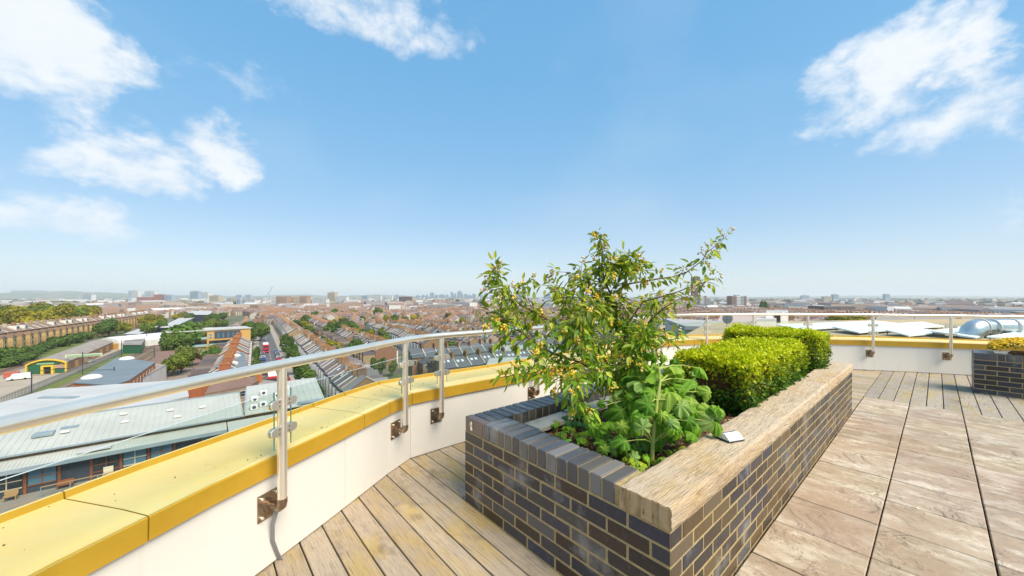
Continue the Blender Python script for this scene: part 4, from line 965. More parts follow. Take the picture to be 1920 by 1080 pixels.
def terrace_house(label, kind, parts=True):
    """local x along the street, front at y = 0 facing -y; one of three builds"""
    w_ = 5.0; D_ = 8.6; ze = 6.2; zr = 8.9; brick = {'a': 'stock_brick', 'b': 'stock_brick', 'c': 'red_brick', 'd': 'stock_brick'}[kind]; roofm = 'slate_dark' if kind == 'b' else 'slate'
    S = {}
    wl_ = MB(); wl_.prism([(0, 0), (w_, 0), (w_, D_), (0, D_)], 0, ze - .12)
    for x in (0.001, w_ - .001): wl_.poly([(x, 0, ze - .12), (x, D_, ze - .12), (x, D_ / 2, zr - .15)])
    S['wall'] = (wl_, brick)
    rf = MB(); gable(rf, w_ - .02, 0, D_, ze, zr, x0=.01); S['roof'] = (rf, roofm)
    pp = MB()
    for sg in (-1, 1):
        y0 = -.1 if sg < 0 else D_ + .1; a = Vector((.0, y0, ze + .02)); b_ = Vector((.0, D_ / 2, zr + .12)); pp.bar(a, b_, .30, .24)
    S['party_wall'] = (pp, 'render_pale')
    ch = MB(); ch.box((.0, D_ / 2 + .1, zr + .35), (.62, 2.1, 1.7), 0, bev=.02); ch.box((.0, D_ / 2 + .1, zr + 1.12), (.74, 2.24, .16), 0); S['chimney'] = (ch, brick)
    pt = MB()
    for k in range(6): pt.tube([(random.uniform(-.1, .1), D_ / 2 - .75 + k * .34, zr + 1.2), (0, D_ / 2 - .75 + k * .34, zr + 1.2 + random.uniform(.5, .75))], .12, 6)
    S['chimney>pots'] = (pt, 'pot')
    ex = MB(); ey = 4.6; ex.prism([(.3, D_ + .002), (2.9, D_ + .002), (2.9, D_ + ey), (.3, D_ + ey)], 0, 4.6); S['rear_extension'] = (ex, brick)
    er = MB(); er.raw([(.25, D_ + .01, 4.62), (3.1, D_ + .01, 4.62), (3.1, D_ + ey + .1, 4.62), (.25, D_ + ey + .1, 4.62), (.25, D_ + .01, 6.0), (.25, D_ + ey + .1, 6.0)], [(1, 2, 5, 4), (0, 4, 5, 3), (2, 3, 5), (0, 1, 4), (0, 3, 2, 1)]); S['extension_roof'] = (er, roofm)
    bay = MB(); bp_ = [(.5, 0), (.9, -.75), (2.5, -.75), (2.9, 0)]; bay.prism([(p[0], p[1]) for p in bp_], 0, 5.5, 0, 1); S['bay'] = (bay, ['white_paint', roofm])
    for i, (x, z) in enumerate(((1.7, 1.6), (1.7, 4.3))):
        v = MB(); win(v, Vector((x, -.75, z)), EX, -EY, 1.15, 1.5); S['window#%d' % i] = (v, ['white_paint', 'window_glass'])
    v = MB(); win(v, Vector((4.0, 0, 4.3)), EX, -EY, .85, 1.5); S['window#2'] = (v, ['white_paint', 'window_glass'])
    v = MB(); win(v, Vector((4.0, D_, 4.4)), -EX, EY, .9, 1.4); S['window#3'] = (v, ['white_paint', 'window_glass'])
    v = MB(); win(v, Vector((1.6, D_ + ey, 3.4)), -EX, EY, .9, 1.2); S['window#4'] = (v, ['white_paint', 'window_glass'])
    v = MB(); win(v, Vector((2.9, D_ + 2.4, 3.4)), EY * -1, EX, .9, 1.2); S['window#5'] = (v, ['white_paint', 'window_glass'])
    dr = MB(); dr.box((4.0, -.02, 1.05), (.95, .08, 2.1), 0); dr.box((4.0, -.04, 2.3), (1.2, .1, .25), 1); S['door'] = (dr, ['door_paint', 'white_paint'])
    if kind == 'd':
        v = MB(); v.prism([(.7, D_ * .60), (4.3, D_ * .60), (4.3, D_ - .5), (.7, D_ - .5)], ze + .3, ze + 2.35, 0, 1); S['dormer'] = (v, ['slate_dark', 'grey_roof'])
        v = MB(); win(v, Vector((2.5, D_ - .5, ze + 1.4)), -EX, EY, 2.2, 1.1, bars=False); S['window#6'] = (v, ['white_paint', 'window_glass'])
        v = MB(); v.box((2.5, D_ * .26, ze + 1.45), (.8, .9, .12), 0, ax=(EX, Vector((0, .847, .531)), Vector((0, -.531, .847)))); S['skylight'] = (v, 'skylight_glass')
    if kind == 'b':
        v = MB()
        for x in (1.3, 2.9): p_ = Vector((x, D_ * .28, ze + (zr - ze) * .56 + .08)); v.box(p_, (.7, .9, .08), 1, ax=(EX, Vector((0, .847, .531)), Vector((0, -.531, .847)))); v.box(p_ - Vector((0, 0, .03)), (.82, 1.02, .08), 0, ax=(EX, Vector((0, .847, .531)), Vector((0, -.531, .847))))
        S['skylight'] = (v, ['white_paint', 'skylight_glass'])
    return build_set('terraced_house', label, 'house', S, parts)
def build_set(name, label, cat, S, parts=True):
    if not parts:
        big = MB(); mats = []
        for k, (mb, ms) in S.items():
            ms = ms if isinstance(ms, list) else [ms]; idx = []
            for q in ms:
                if q not in mats: mats.append(q)
                idx.append(mats.index(q))
            n = len(big.v); big.v += mb.v; big.f += [tuple(i + n for i in f) for f in mb.f]; big.m += [idx[i] for i in mb.m]; big.c += mb.c; big.sm += mb.sm
        return big.mesh(name, mats)
    t = thing(name, label, cat); made = {}
    for k, (mb, ms) in S.items():
        par, _, nm = k.rpartition('>'); o = mb.build(nm.split('#')[0], ms, made.get(par, t)); made[k] = o
    return t
def tall_house(label, parts=True, var=0):
    """the four-storey rear of a Victorian terrace: -y faces the railway"""
    w_ = 7.2; D_ = 11; ze = 10.6; zr = 13.6; S = {}
    wl_ = MB(); wl_.prism([(0, 0), (w_, 0), (w_, D_), (0, D_)], 0, ze - .12)
    for x in (0.001, w_ - .001): wl_.poly([(x, 0, ze - .12), (x, D_, ze - .12), (x, D_ / 2, zr - .15)])
    S['wall'] = (wl_, 'stock_brick')  # darker brick than the wing, shade between the bays put into the colour
    rf = MB(); gable(rf, w_ - .02, 0, D_, ze, zr, x0=.01); S['roof'] = (rf, 'slate_warm')
    ex = MB(); ex.prism([(.2, -4.2), (3.9, -4.2), (3.9, -.002), (.2, -.002)], 0, 8.4); S['rear_wing'] = (ex, 'gold_brick')  # golden brick, sunlit look of the bays put into its colour
    er = MB(); er.raw([(.1, -4.4, 8.45), (4.1, -4.4, 8.45), (4.1, -.01, 8.45), (.1, -.01, 8.45), (.1, -4.4, 9.9), (.1, -.01, 9.9)], [(0, 1, 4), (1, 2, 5, 4), (2, 3, 5), (0, 4, 5, 3)]); S['wing_roof'] = (er, 'slate_warm')
    pp = MB()
    for sg in (-1, 1):
        y0 = -.1 if sg < 0 else D_ + .1; pp.bar(Vector((.0, y0, ze + .02)), Vector((.0, D_ / 2, zr + .15)), .34, .3)
    S['party_wall'] = (pp, 'render_pale')
    ch = MB(); ch.box((.0, D_ / 2 - 1.6, zr - .2), (.6, 1.5, 1.9), 0, bev=.02); S['chimney'] = (ch, 'stock_brick')
    pt = MB()
    for k in range(4): pt.tube([(0, D_ / 2 - 2.1 + k * .34, zr + .7), (0, D_ / 2 - 2.1 + k * .34, zr + 1.25)], .11, 6)
    S['chimney>pots'] = (pt, 'pot')
    k = 0
    for z in (2.0, 4.9, 7.8): v = MB(); win(v, Vector((5.4, 0, z)), EX, -EY, 1.3, 1.7); S['window#%d' % k] = (v, ['cream_paint', 'window_glass']); k += 1
    for z in (1.9, 4.6, 7.0): v = MB(); win(v, Vector((2.0, -4.2, z)), EX, -EY, 1.2, 1.5); S['window#%d' % k] = (v, ['cream_paint', 'window_glass']); k += 1
    if var:
        dm = MB(); dm.prism([(2.2, 1.0), (5.6, 1.0), (5.6, 4.2), (2.2, 4.2)], ze + .4, ze + 2.5, 0, 1); win(dm, Vector((3.9, 1.0, ze + 1.5)), EX, -EY, 1.8, 1.2, 0, 2, bars=False); S['dormer'] = (dm, ['white_paint', 'grey_roof', 'window_glass'])
    return build_set('tall_terraced_house', label, 'house', S, parts)

# ------------------------------------------------------------ rows of terraced houses
SPOTS = []    # (x, y, rz, kind, row label, group)
def row(p0, rz, n, kind, label, group, w_=5.0, skip=()):
    d = Vector((math.cos(rz), math.sin(rz), 0))
    for i in range(n):
        if i in skip: continue
        p = p0 + d * (w_ * i); SPOTS.append((p.x, p.y, rz, kind, label, group))
HU = math.atan2(UV_.y, UV_.x)          # heading of the street
def rowU(b, a0, a1, face, kind, label, group, skip=()):     # row parallel to the street; face = -1 fronts towards smaller b
    n = int((a1 - a0) / 5.0)
    if face < 0: row(AB(a1, b), HU + math.pi, n, kind, label, group, skip=skip)
    else: row(AB(a0, b), HU, n, kind, label, group, skip=skip)
def rowV(a, b0, b1, face, kind, label, group, skip=()):     # row across; face = -1 fronts towards the terrace
    n = int((b1 - b0) / 5.0); hv = math.atan2(VV.y, VV.x)
    if face < 0: row(AB(a, b0), hv, n, kind, label, group, skip=skip)
    else: row(AB(a, b1), hv + math.pi, n, kind, label, group, skip=skip)
rowU(16.5, 88, 228, -1, 'a', 'white-bayed brick house in the row right of the tree-lined street', 'terraced houses right of the tree-lined street')
rowU(15.5, 246, 420, -1, 'a', 'house in the far row right of the tree-lined street', 'terraced houses in the far part of the tree-lined street')
rowU(-2.5, 122, 232, 1, 'c', 'orange-chimneyed house in the near row left of the street', 'terraced houses with orange chimneys left of the street')
rowU(-2.5, 262, 420, 1, 'c', 'red house in the far row left of the street', 'red terraced houses beyond the junction')
rowV(104, 47, 120, -1, 'b', 'dark slate house with skylights in the nearest cross row', 'dark slate houses in the nearest cross row')
rowV(134, 41, 140, 1, 'b', 'dark slate house in the second cross row', 'dark slate houses in the second cross row')
rowU(48, 152, 420, 1, 'a', 'brown terraced house behind the tree-lined street', 'brown terraced houses behind the tree-lined street', skip=(9, 10, 23, 24, 37))
BLK = [(62, 158, 150, 4, 'first'), (96, 160, 130, -7, 'second'), (60, 318, 110, 13, 'third'), (140, 158, 90, -16, 'fourth'), (112, 300, 120, 30, 'fifth'), (172, 205, 130, 12, 'sixth'), (160, 262, 60, 60, 'seventh'), (214, 150, 110, -9, 'eighth'), (218, 275, 140, -24, 'ninth'), (262, 190, 120, 6, 'tenth'), (306, 170, 150, -18, 'eleventh')]
for k, (b0, a0, ln, tw_, nm) in enumerate(BLK):
    rz = HU - R(tw_); n = int(ln / 5); o_ = AB(a0, b0); d = Vector((math.cos(rz), math.sin(rz), 0)); rgt = Vector((d.y, -d.x, 0))
    g1, g2 = 'front row of the %s block of terraces' % nm, 'back row of the %s block of terraces' % nm
    row(o_ + d * (5 * n), rz + math.pi, n, 'a', 'terraced house in the near row of the %s block of roofs' % nm, g1, skip=(k % 7 + 4,)) if False else None
    for i in range(n):
        if i == n // 2: continue
        p = o_ + d * (5 * (i + 1)); SPOTS.append((p.x, p.y, rz + math.pi, 'abca'[k % 4] if i % 9 < 6 else 'a', 'house in the left row of the %s roof block' % nm, g1))
        p = o_ + d * (5 * i) + rgt * 30; SPOTS.append((p.x, p.y, rz, 'aab'[k % 3], 'house in the right row of the %s roof block' % nm, g2))
# only what the photograph can show, the nearest 280 as things of their own
def seen(x, y): px = 960 + F * x / y if y > 5 else 1e9; return -120 < px < 1400
SPOTS = [s_ for s_ in SPOTS if seen(s_[0], s_[1])]
SPOTS.sort(key=lambda s_: math.hypot(s_[0], s_[1]))
rk = random.Random(12); SPOTS = [(s_[:3] + ('d',) + s_[4:]) if s_[3] == 'a' and rk.random() < .24 else s_ for s_ in SPOTS]
protos = {}; one = {}
for i, (x, y, rz, kind, lb, gp) in enumerate(SPOTS[:285]):
    sc_z = random.uniform(.93, 1.05)
    if i < 150:
        if kind not in protos: t = protos[kind] = terrace_house(lb, kind); t.location = (x, y, GZ); t.rotation_euler.z = rz; t['group'] = gp; t['label'] = lb
        else: t = copy_tree(protos[kind], (x, y, GZ), rz, lb, gp)
    else:
        if kind not in one: one[kind] = terrace_house(lb, kind, parts=False)
        t = bpy.data.objects.new('terraced_house', one[kind]); C.objects.link(t); t.location = (x, y, GZ); t.rotation_euler.z = rz; tag(t, lb, 'house', gp)
    t.scale = (1, 1, sc_z)
print('houses', len(SPOTS))
# tall terrace on the left
TT = [None, None]; k = 0
for a in np.arange(222, 520, 7.3):
    bb = -101 + (a - 250) * .045; v = 1 if (int(a * 7) % 7 in (0, 2, 3)) else 0; p = AB(a, bb)
    lb = ['plain-roofed tall golden house of the long terrace by the railway', 'white-dormered tall golden house of the long terrace by the railway'][v]; gp = ['plain-roofed houses of the tall terrace', 'dormered houses of the tall terrace'][v]
    if TT[v] is None: TT[v] = tall_house(lb, True, v); TT[v].location = (p.x, p.y, GZ); TT[v].rotation_euler.z = HU; TT[v]['group'] = gp
    else: copy_tree(TT[v], (p.x, p.y, GZ), HU, lb, gp)

# ------------------------------------------------------------ far city as a mass of roofs
class Mass:
    def __init__(s): s.v = []; s.f = []; s.c = []
    def block(s, x, y, rz, w_, d, he, hr, cw, cr, z=GZ):
        c_, s_ = math.cos(rz), math.sin(rz); n = len(s.v)
        loc = [(0, 0, 0), (w_, 0, 0), (w_, d, 0), (0, d, 0), (0, 0, he), (w_, 0, he), (w_, d, he), (0, d, he), (0, d / 2, hr), (w_, d / 2, hr)]
        s.v += [(x + c_ * a - s_ * b_, y + s_ * a + c_ * b_, z + e) for a, b_, e in loc]
        if hr > he: fs = [(0, 1, 5, 4), (2, 3, 7, 6), (1, 2, 6, 9, 5), (3, 0, 4, 8, 7), (4, 5, 9, 8), (6, 7, 8, 9)]; cs = [cw] * 4 + [cr] * 2
        else: fs = [(0, 1, 5, 4), (2, 3, 7, 6), (1, 2, 6, 5), (3, 0, 4, 7), (4, 5, 6, 7)]; cs = [cw] * 4 + [cr]
        s.f += [tuple(i + n for i in f) for f in fs]; s.c += cs
    def build(s, name, m_, **k):
        mb = MB(); mb.v = s.v; mb.f = s.f; mb.c = s.c; mb.m = [0] * len(s.f); mb.sm = [False] * len(s.f); return mb.build(name, m_, **k)
ms = Mass(); RC = [(.20, .14, .12), (.24, .17, .14), (.16, .13, .13), (.28, .22, .19), (.20, .12, .09), (.33, .28, .25), (.26, .15, .10)]; WC = [(.28, .19, .12), (.36, .26, .17), (.42, .36, .28), (.24, .15, .10), (.5, .45, .38), (.34, .2, .13)]
def house_mass(x, y, rz, n_=1):
    cw, cr = random.choice(WC), random.choice(RC); k = random.uniform(.8, 1.2)
    ms.block(x, y, rz, 5.0, 8.6, 6.2, 8.9, cw, tuple(q * k for q in cr)); c_, s_ = math.cos(rz), math.sin(rz)
    ms.block(x + c_ * .0 - s_ * 3.4, y + s_ * .0 + c_ * 3.4, rz, .7, 2.0, 10, 10, (.40, .22, .12), (.42, .2, .1))
    ms.block(x + c_ * .5 - s_ * 8.6, y + s_ * .5 + c_ * 8.6, rz, 2.8, 4.4, 4.6, 5.6, cw, cr)
    for xx in (1.0, 3.4): ms.block(x + c_ * xx + s_ * .12, y + s_ * xx - c_ * .12, rz, 1.1, .12, 5.4, 5.4, (.62, .58, .52), (.6, .6, .6))
for s_ in SPOTS[285:]: house_mass(s_[0], s_[1], s_[2])
def free(x, y):       # keep the mass clear of what is built as things
    a = UV_.x * x + UV_.y * y; b_ = VV.x * x + VV.y * y
    if -112 < b_ < 2 and a < 640: return False
    if -150 < b_ <= -112 and a < 560: return False
    if -3 < b_ < 17 and a < 460: return False
    if 2 <= b_ < 300 and a < 425: return False
    if b_ < -150 and a < 470: return False
    return True
for _ in range(900):       # short terraces in every direction
    d = 300 * math.exp(random.uniform(0, 2.25)); az_ = random.uniform(-57, 57); x, y = d * math.sin(R(az_)), d * math.cos(R(az_))
    rz = random.choice([0.3, 1.1, 1.9, 2.6]) + .35 * math.sin(x / 400) + .3 * math.cos(y / 500); n_ = random.randint(4, 16 if d < 1500 else 10)
    for i in range(n_):
        xx, yy = x + math.cos(rz) * 5 * i, y + math.sin(rz) * 5 * i
        if not free(xx, yy): continue
        if d < 900: house_mass(xx, yy, rz)
        else: ms.block(xx, yy, rz, 5, 9, 6.2, 9, random.choice(WC), random.choice(RC))
    if d < 2500:
        for i in range(n_):
            xx, yy = x + math.cos(rz) * 5 * i - math.sin(rz) * 24, y + math.sin(rz) * 5 * i + math.cos(rz) * 24
            if free(xx, yy): ms.block(xx, yy, rz, 5, 9, 6.2, 9, random.choice(WC), random.choice(RC))
for _ in range(1500):      # bigger blocks further out
    d = 700 * math.exp(random.uniform(0, 2.7)); az_ = random.uniform(-58, 58); x, y = d * math.sin(R(az_)), d * math.cos(R(az_))
    if not free(x, y): continue
    h_ = random.choice([8, 9, 10, 12, 14, 9, 11]) * random.uniform(.8, 1.2); c_ = random.choice([(.45, .38, .32), (.6, .57, .53), (.35, .24, .18), (.5, .5, .5), (.40, .32, .26), (.62, .6, .6), (.3, .28, .28)])
    ms.block(x, y, random.uniform(0, 3.1), random.uniform(15, 60), random.uniform(10, 22), h_, h_ + random.choice([0, 0, 2.5]), c_, random.choice(RC + [(.45, .44, .43), (.6, .6, .59), (.3, .3, .3)]))
ms.build('distant_houses', 'far_build', kind='stuff', label='hazy mass of small terraced houses and low blocks filling the city out to the horizon')

# ------------------------------------------------------------ trees
def crown(name, mats, seed, rx, rz_, z0, n, size, lobes=9):
    rg = np.random.default_rng(seed); cs = rg.normal(0, 1, (lobes, 3)); cs /= np.linalg.norm(cs, axis=1, keepdims=True); cs *= rg.uniform(.25, .62, (lobes, 1)); cs[0] = 0; rad = rg.uniform(.34, .56, lobes); rad[0] = .62
    k = rg.choice(lobes, n, p=rad ** 2 / (rad ** 2).sum()); d = rg.normal(size=(n, 3)); d /= np.linalg.norm(d, axis=1, keepdims=True)
    d[:, 2] = np.where((d[:, 2] < -.2) & (rg.random(n) < .6), -d[:, 2], d[:, 2])
    r_ = rad[k][:, None] * (1 - rg.exponential(.10, (n, 1))); p = cs[k] + d * r_
    p = p * np.array([rx, rx, rz_]) + np.array([0, 0, z0]); sh = rg.uniform(.75, 1.25, (n, 1)) * (1 + .25 * np.sin(k * 2.3)[:, None])
    nr = d + rg.normal(0, .45, (n, 3)); dr = np.cross(nr, rg.normal(size=(n, 3)))
    col = np.ones((n, 3)) * sh; col = np.clip(col * .8, 0, 1)
    sz = size * rg.uniform(.6, 1.3, n); o = leafmesh(name, p, dr, nr, sz, sz * .9, col, mats, fold=.1, curl=.15, shape='rhomb'); return o
def make_tree(label, mats, seed, h_, rx, rz_, n, size, name='tree', trunk=True):
    t = thing(name, label, 'tree'); o = crown('crown', mats, seed, rx, rz_, h_ - rz_ * .95, n, size); o.parent = t
    m_ = MB(); rg = random.Random(seed); m_.tube([(0, 0, 0), (.1, .05, h_ * .25), (.0, .1, h_ * .6)], [rx * .075, rx * .06, rx * .03], 7)
    for k in range(5):
        a = k * 1.26 + rg.random(); z = h_ * rg.uniform(.22, .42); m_.tube([(0, .05, z), (math.cos(a) * rx * .3, math.sin(a) * rx * .3, z + h_ * .14), (math.cos(a) * rx * .55, math.sin(a) * rx * .55, z + h_ * .24)], [rx * .035, rx * .025, rx * .012], 5)
    m_.build('trunk', 'bark', t); return t
TR = {}
def place_tree(key, px, py, h_, label, group=None, w_=1.0, z=GZ):
    """px, py = foot of the trunk on the ground as the photograph shows it"""
    spec = {'round': ('leaf_city', 21, 10, 4.6, 5.0, 2600, .75), 'dark': ('leaf_city_dark', 22, 10, 4.8, 5.0, 2800, .75), 'lime': ('leaf_city_lime', 23, 10, 5.2, 5.0, 2600, .8),
            'slim': ('leaf_city_dark', 24, 10, 2.8, 5.0, 2200, .6), 'yellow': ('leaf_city_yellow', 25, 6, 3.2, 3.0, 1300, .6), 'cream': ('leaf_city_cream', 26, 8, 4.2, 3.8, 1800, .6), 'bush': ('leaf_city_dark', 27, 4, 3.2, 2.3, 1500, .5)}[key]
    p = P(px, py, z) if not isinstance(px, Vector) else px
    if key not in TR: TR[key] = t = make_tree(label, *spec); t.location = (p.x, p.y, z); t['group'] = group or ''
    else: t = copy_tree(TR[key], (p.x, p.y, z), random.uniform(0, 6.28), label, group)
    if group is None and 'group' in t: del t['group']
    s_ = h_ / spec[2]; t.scale = (s_ * w_, s_ * w_, s_); return t
for i, (a, h_) in enumerate([(93, 8.5), (102, 9), (112, 9.5), (124, 10), (150, 10), (170, 9.5), (195, 10.5), (215, 10)]):
    place_tree('slim', AB(a, 11.6, GZ), 0, h_, 'dark street tree on the right-hand pavement below the bay windows', 'street trees on the right-hand pavement')
for i, (a, h_) in enumerate([(158, 7), (132, 6), (190, 7)]):
    place_tree('slim', AB(a, .0, GZ), 0, h_, 'small street tree on the left-hand pavement by the parked cars', 'street trees on the left-hand pavement')
for px, py, h_, k in [(575, 612, 11, 'dark'), (590, 604, 12, 'dark'), (545, 606, 10, 'dark'), (555, 600, 11, 'round'), (530, 609, 9, 'round'), (470, 648, 14, 'dark'), (490, 640, 12, 'dark')]:
    place_tree(k, px, py, h_, {'dark': 'dark tree near the far end of the tree-lined street', 'round': 'mid green tree near the far end of the tree-lined street'}[k], 'trees at the far end of the street, ' + k)
place_tree('dark', 343, 668, 16, 'big dark green spreading tree behind the yellow brick apartment block', None, 1.25)
place_tree('dark', 325, 672, 13, 'dark tree overlapping the left end of the yellow brick apartment block', None, .8)
place_tree('round', 340, 700, 9, 'bright green tree in front of the yellow brick apartment block, nearest the red cars', None, 1.1)
place_tree('round', 352, 688, 9.5, 'bright green tree in front of the yellow brick apartment block, middle of the clump', None, 1.0)
place_tree('round', 326, 706, 8, 'bright green tree left of the clump beside the grey-roofed brick building', None, 1.0)
place_tree('cream', 380, 684, 7.5, 'pale cream blossom tree beside the narrow brown alley', None)
place_tree('dark', 398, 690, 8, 'dark green tree right of the cream blossom tree', None, 1.0)
place_tree('lime', 392, 682, 8, 'yellow-green tree behind the cream blossom tree', None, .8)
for i, (px, py, h_) in enumerate([(640, 640, 12), (655, 636, 12), (623, 634, 11)]): place_tree('dark', px, py, h_, 'dark garden tree standing among brown roofs above the railing', 'dark garden trees among the roofs above the railing')
place_tree('yellow', 663, 640, 7, 'yellow flowering tree beside the dark garden trees above the railing')
place_tree('yellow', 668, 672, 6, 'yellow flowering shrub just below the railing among the chimneys')
place_tree('round', 716, 636, 9, 'green tree right of the yellow flowering shrub above the railing', None, .8)
for px, py, h_ in [(700, 700, 6), (715, 705, 7), (735, 706, 6)]: place_tree('slim', px, py, h_, 'green garden tree in the yard between the near chimneys and the dark slate roofs', 'garden trees by the dark slate roofs')
place_tree('dark', 710, 598, 14, 'dark dome-shaped evergreen standing alone above the far roofs', None, 1.0)
place_tree('yellow', 731, 595, 9, 'bright yellow tree beside the dark dome-shaped evergreen'); place_tree('yellow', 633, 604, 8, 'bright yellow tree in front of the green clump right of the towers', None, 1.4)
place_tree('yellow', 776, 603, 9, 'small bright yellow tree among the roofs left of the planter tree')
for px, py, h_, k in [(628, 598, 13, 'dark'), (640, 597, 11, 'round'), (655, 596, 11, 'lime'), (668, 596, 11, 'lime'), (795, 612, 9, 'dark'), (800, 606, 9, 'lime'), (842, 603, 11, 'round'), (827, 596, 9, 'lime'), (757, 622, 8, 'dark'), (700, 610, 8, 'dark'), (930, 592, 10, 'round'), (915, 600, 10, 'dark')]:
    place_tree(k, px, py, h_, {'dark': 'dark tree', 'round': 'mid green tree', 'lime': 'lime green tree'}[k] + ' among the terraced roofs in the middle distance', k + ' trees among the roofs in the middle distance')
rt = random.Random(5)
for i in range(85):       # the wood behind the tall terrace
    a = 222 + rt.random() * 300; b_ = -124 - rt.random() ** 1.2 * 70; k = rt.choice(['lime', 'lime', 'round', 'lime', 'round'])
    place_tree(k, AB(a, b_, GZ), 0, rt.uniform(18.5, 23.5), {'lime': 'yellow-green tree in the wood behind the tall terrace', 'round': 'deeper green tree in the wood behind the tall terrace'}[k], k + ' trees in the wood behind the tall terrace', .82)
for i in range(20):       # shrubs along the track in front of the tall terrace
    a = 196 + i * 8 + rt.random() * 4; place_tree('bush' if i % 3 else 'dark', AB(a, -90.5 + rt.random() * 3, GZ), 0, rt.uniform(4.5, 7.5), ['dark shrub along the railway before the tall terrace', 'rounded dark tree along the railway before the tall terrace'][0 if i % 3 else 1], ['shrubs along the railway', 'rounded trees along the railway'][0 if i % 3 else 1])
for i in range(26):       # trees along the line further out
    a = 330 + rt.random() * 230; k = rt.choice(['round', 'dark', 'round', 'lime'])
    place_tree(k, AB(a, rt.choice([-84, -64, -28]) + rt.uniform(-7, 6), GZ), 0, rt.uniform(8, 13), {'round': 'mid green tree beside the railway in the distance', 'dark': 'dark green tree beside the railway in the distance', 'lime': 'lime green tree beside the railway in the distance'}[k], k + ' trees beside the railway in the distance')
for i in range(9): place_tree('bush', P(8 + i * 7 + rt.random() * 4, 690 - i * 2.6, GZ), 0, rt.uniform(3, 5), 'olive bush on the left bank beside the railway, near the garden shop', 'olive bushes on the left bank')
for px, py, h_ in [(1575, 612, 6), (1590, 612, 5), (1608, 612, 6), (1562, 611, 4)]: place_tree('lime', px, py, h_, 'lime green bush behind the white roof sheets on the right', 'bushes behind the white roof sheets', 1.6, -13.0)
for px, py in [(1428, 589), (1436, 589)]: place_tree('slim', px, py, 22, 'dark poplar beside the right-hand brown tower', 'two poplars beside the right-hand brown tower', .8)
nG = 0
while nG < 200:     # gardens between the rows
    a, b_ = rt.uniform(120, 430), rt.uniform(22, 330); p = AB(a, b_, GZ)
    if not seen(p.x, p.y) or any(abs(s_[0] - p.x) < 8 and abs(s_[1] - p.y) < 8 and math.hypot(s_[0] + math.cos(s_[2]) * 2.5 - math.sin(s_[2]) * 5 - p.x, s_[1] + math.sin(s_[2]) * 2.5 + math.cos(s_[2]) * 5 - p.y) < 6.2 for s_ in SPOTS): continue
    k = rt.choice(['bush', 'round', 'slim', 'lime', 'bush', 'dark']); nG += 1
    place_tree(k, p, 0, rt.uniform(5, 9.5), {'bush': 'dark garden shrub', 'round': 'mid green garden tree', 'slim': 'narrow dark garden tree', 'lime': 'lime green garden tree', 'dark': 'dark garden tree'}[k] + ' between the terraced rows', k + ' garden trees between the rows')
# woods far out, one mass
N_ = 1500; dd = 420 * np.exp(rng.uniform(0, 2.9, N_)); azs = np.radians(rng.uniform(-58, 58, N_)); cx_, cy_ = dd * np.sin(azs), dd * np.cos(azs)
clump = (np.sin(cx_ / 130 + 2) * np.sin(cy_ / 170) + rng.normal(0, .5, N_)) > .1; okk = np.array([free(x, y) for x, y in zip(cx_, cy_)]); cx_, cy_, dd = cx_[clump & okk], cy_[clump & okk], dd[clump & okk]
P_, D_, Nn_, S_, C_ = [], [], [], [], []
for x, y, d in zip(cx_, cy_, dd):
    for _ in range(random.randint(1, 4) if d > 900 else 1):
        xx, yy = x + random.uniform(-40, 40) * (d > 900), y + random.uniform(-25, 25) * (d > 900); n = 130 if d < 900 else 34; rad = random.uniform(4, 7) * (1 if d < 1500 else 1.5); hh = random.uniform(7, 11)
        v = unit(n); v[:, 2] = np.abs(v[:, 2]) - .15; P_.append(np.array([xx, yy, GZ + hh * .45]) + v * np.array([rad, rad, hh * .55]) * rng.uniform(.75, 1.0, (n, 1))); Nn_.append(v + rng.normal(0, .4, (n, 3))); D_.append(unit(n)); S_.append(np.full(n, 1.6 if d < 900 else 4.2 if d < 1500 else 6.0) * rng.uniform(.7, 1.2, n))
        c_ = random.choice([(.09, .14, .03), (.13, .18, .03), (.06, .11, .03), (.17, .19, .04), (.10, .13, .05), (.16, .13, .06)]); C_.append(np.array([c_]) * rng.uniform(.75, 1.25, (n, 1)))
P_, D_, Nn_, S_, C_ = map(np.concatenate, (P_, D_, Nn_, S_, C_)); o = leafmesh('distant_woodland', P_, D_, Nn_, S_, S_ * .8, C_, 'leaf_far', fold=.1, curl=.1, shape='rhomb'); tag(o, 'distant mass of trees scattered between the far houses out to the horizon', kind='stuff')
# ------------------------------------------------------------ buildings seen one by one
def poly_building(name, label, pts, z0, z1, wm, rm, cat='building', parapet=0.0, group=None, roof_drop=None):
    c = sum((Vector((p.x, p.y, 0)) for p in pts), Vector()) / len(pts); t = thing(name, label, cat, (c.x, c.y, z0), 0, group)
    q = [(p.x - c.x, p.y - c.y) for p in pts]; m_ = MB(); m_.prism(q, 0, z1 - z0 - .25); m_.build('wall', wm, t)
    qq = [(x * 1.012, y * 1.012) for x, y in q]; m_ = MB(); m_.prism(qq, z1 - z0 - .248, z1 - z0, bottom=True); m_.build('roof', rm, t); return t, c
def add_windows(t, c, p, q, zs, n, w_, h_, mats=('white_paint', 'window_glass'), name='window', out=None, margin=.08, bars=True):
    """n windows per row on the face from p to q (world xy) of thing t; the face looks to the right of p->q"""
    p = Vector((p.x, p.y, 0)); q = Vector((q.x, q.y, 0)); d = (q - p); L_ = d.length; d.normalize(); nr = Vector((d.y, -d.x, 0)); base_z = t.location.z
    for z in zs:
        for k in range(n):
            u = margin + (1 - 2 * margin) * (k + .5) / n; m_ = MB(); win(m_, p + d * (L_ * u) - Vector((c.x, c.y, 0)) + UP * (z - base_z), d, nr, w_, h_, bars=bars); m_.build(name, list(mats), t)
def ctr(pts): return sum((Vector((p.x, p.y, 0)) for p in pts), Vector()) / len(pts)

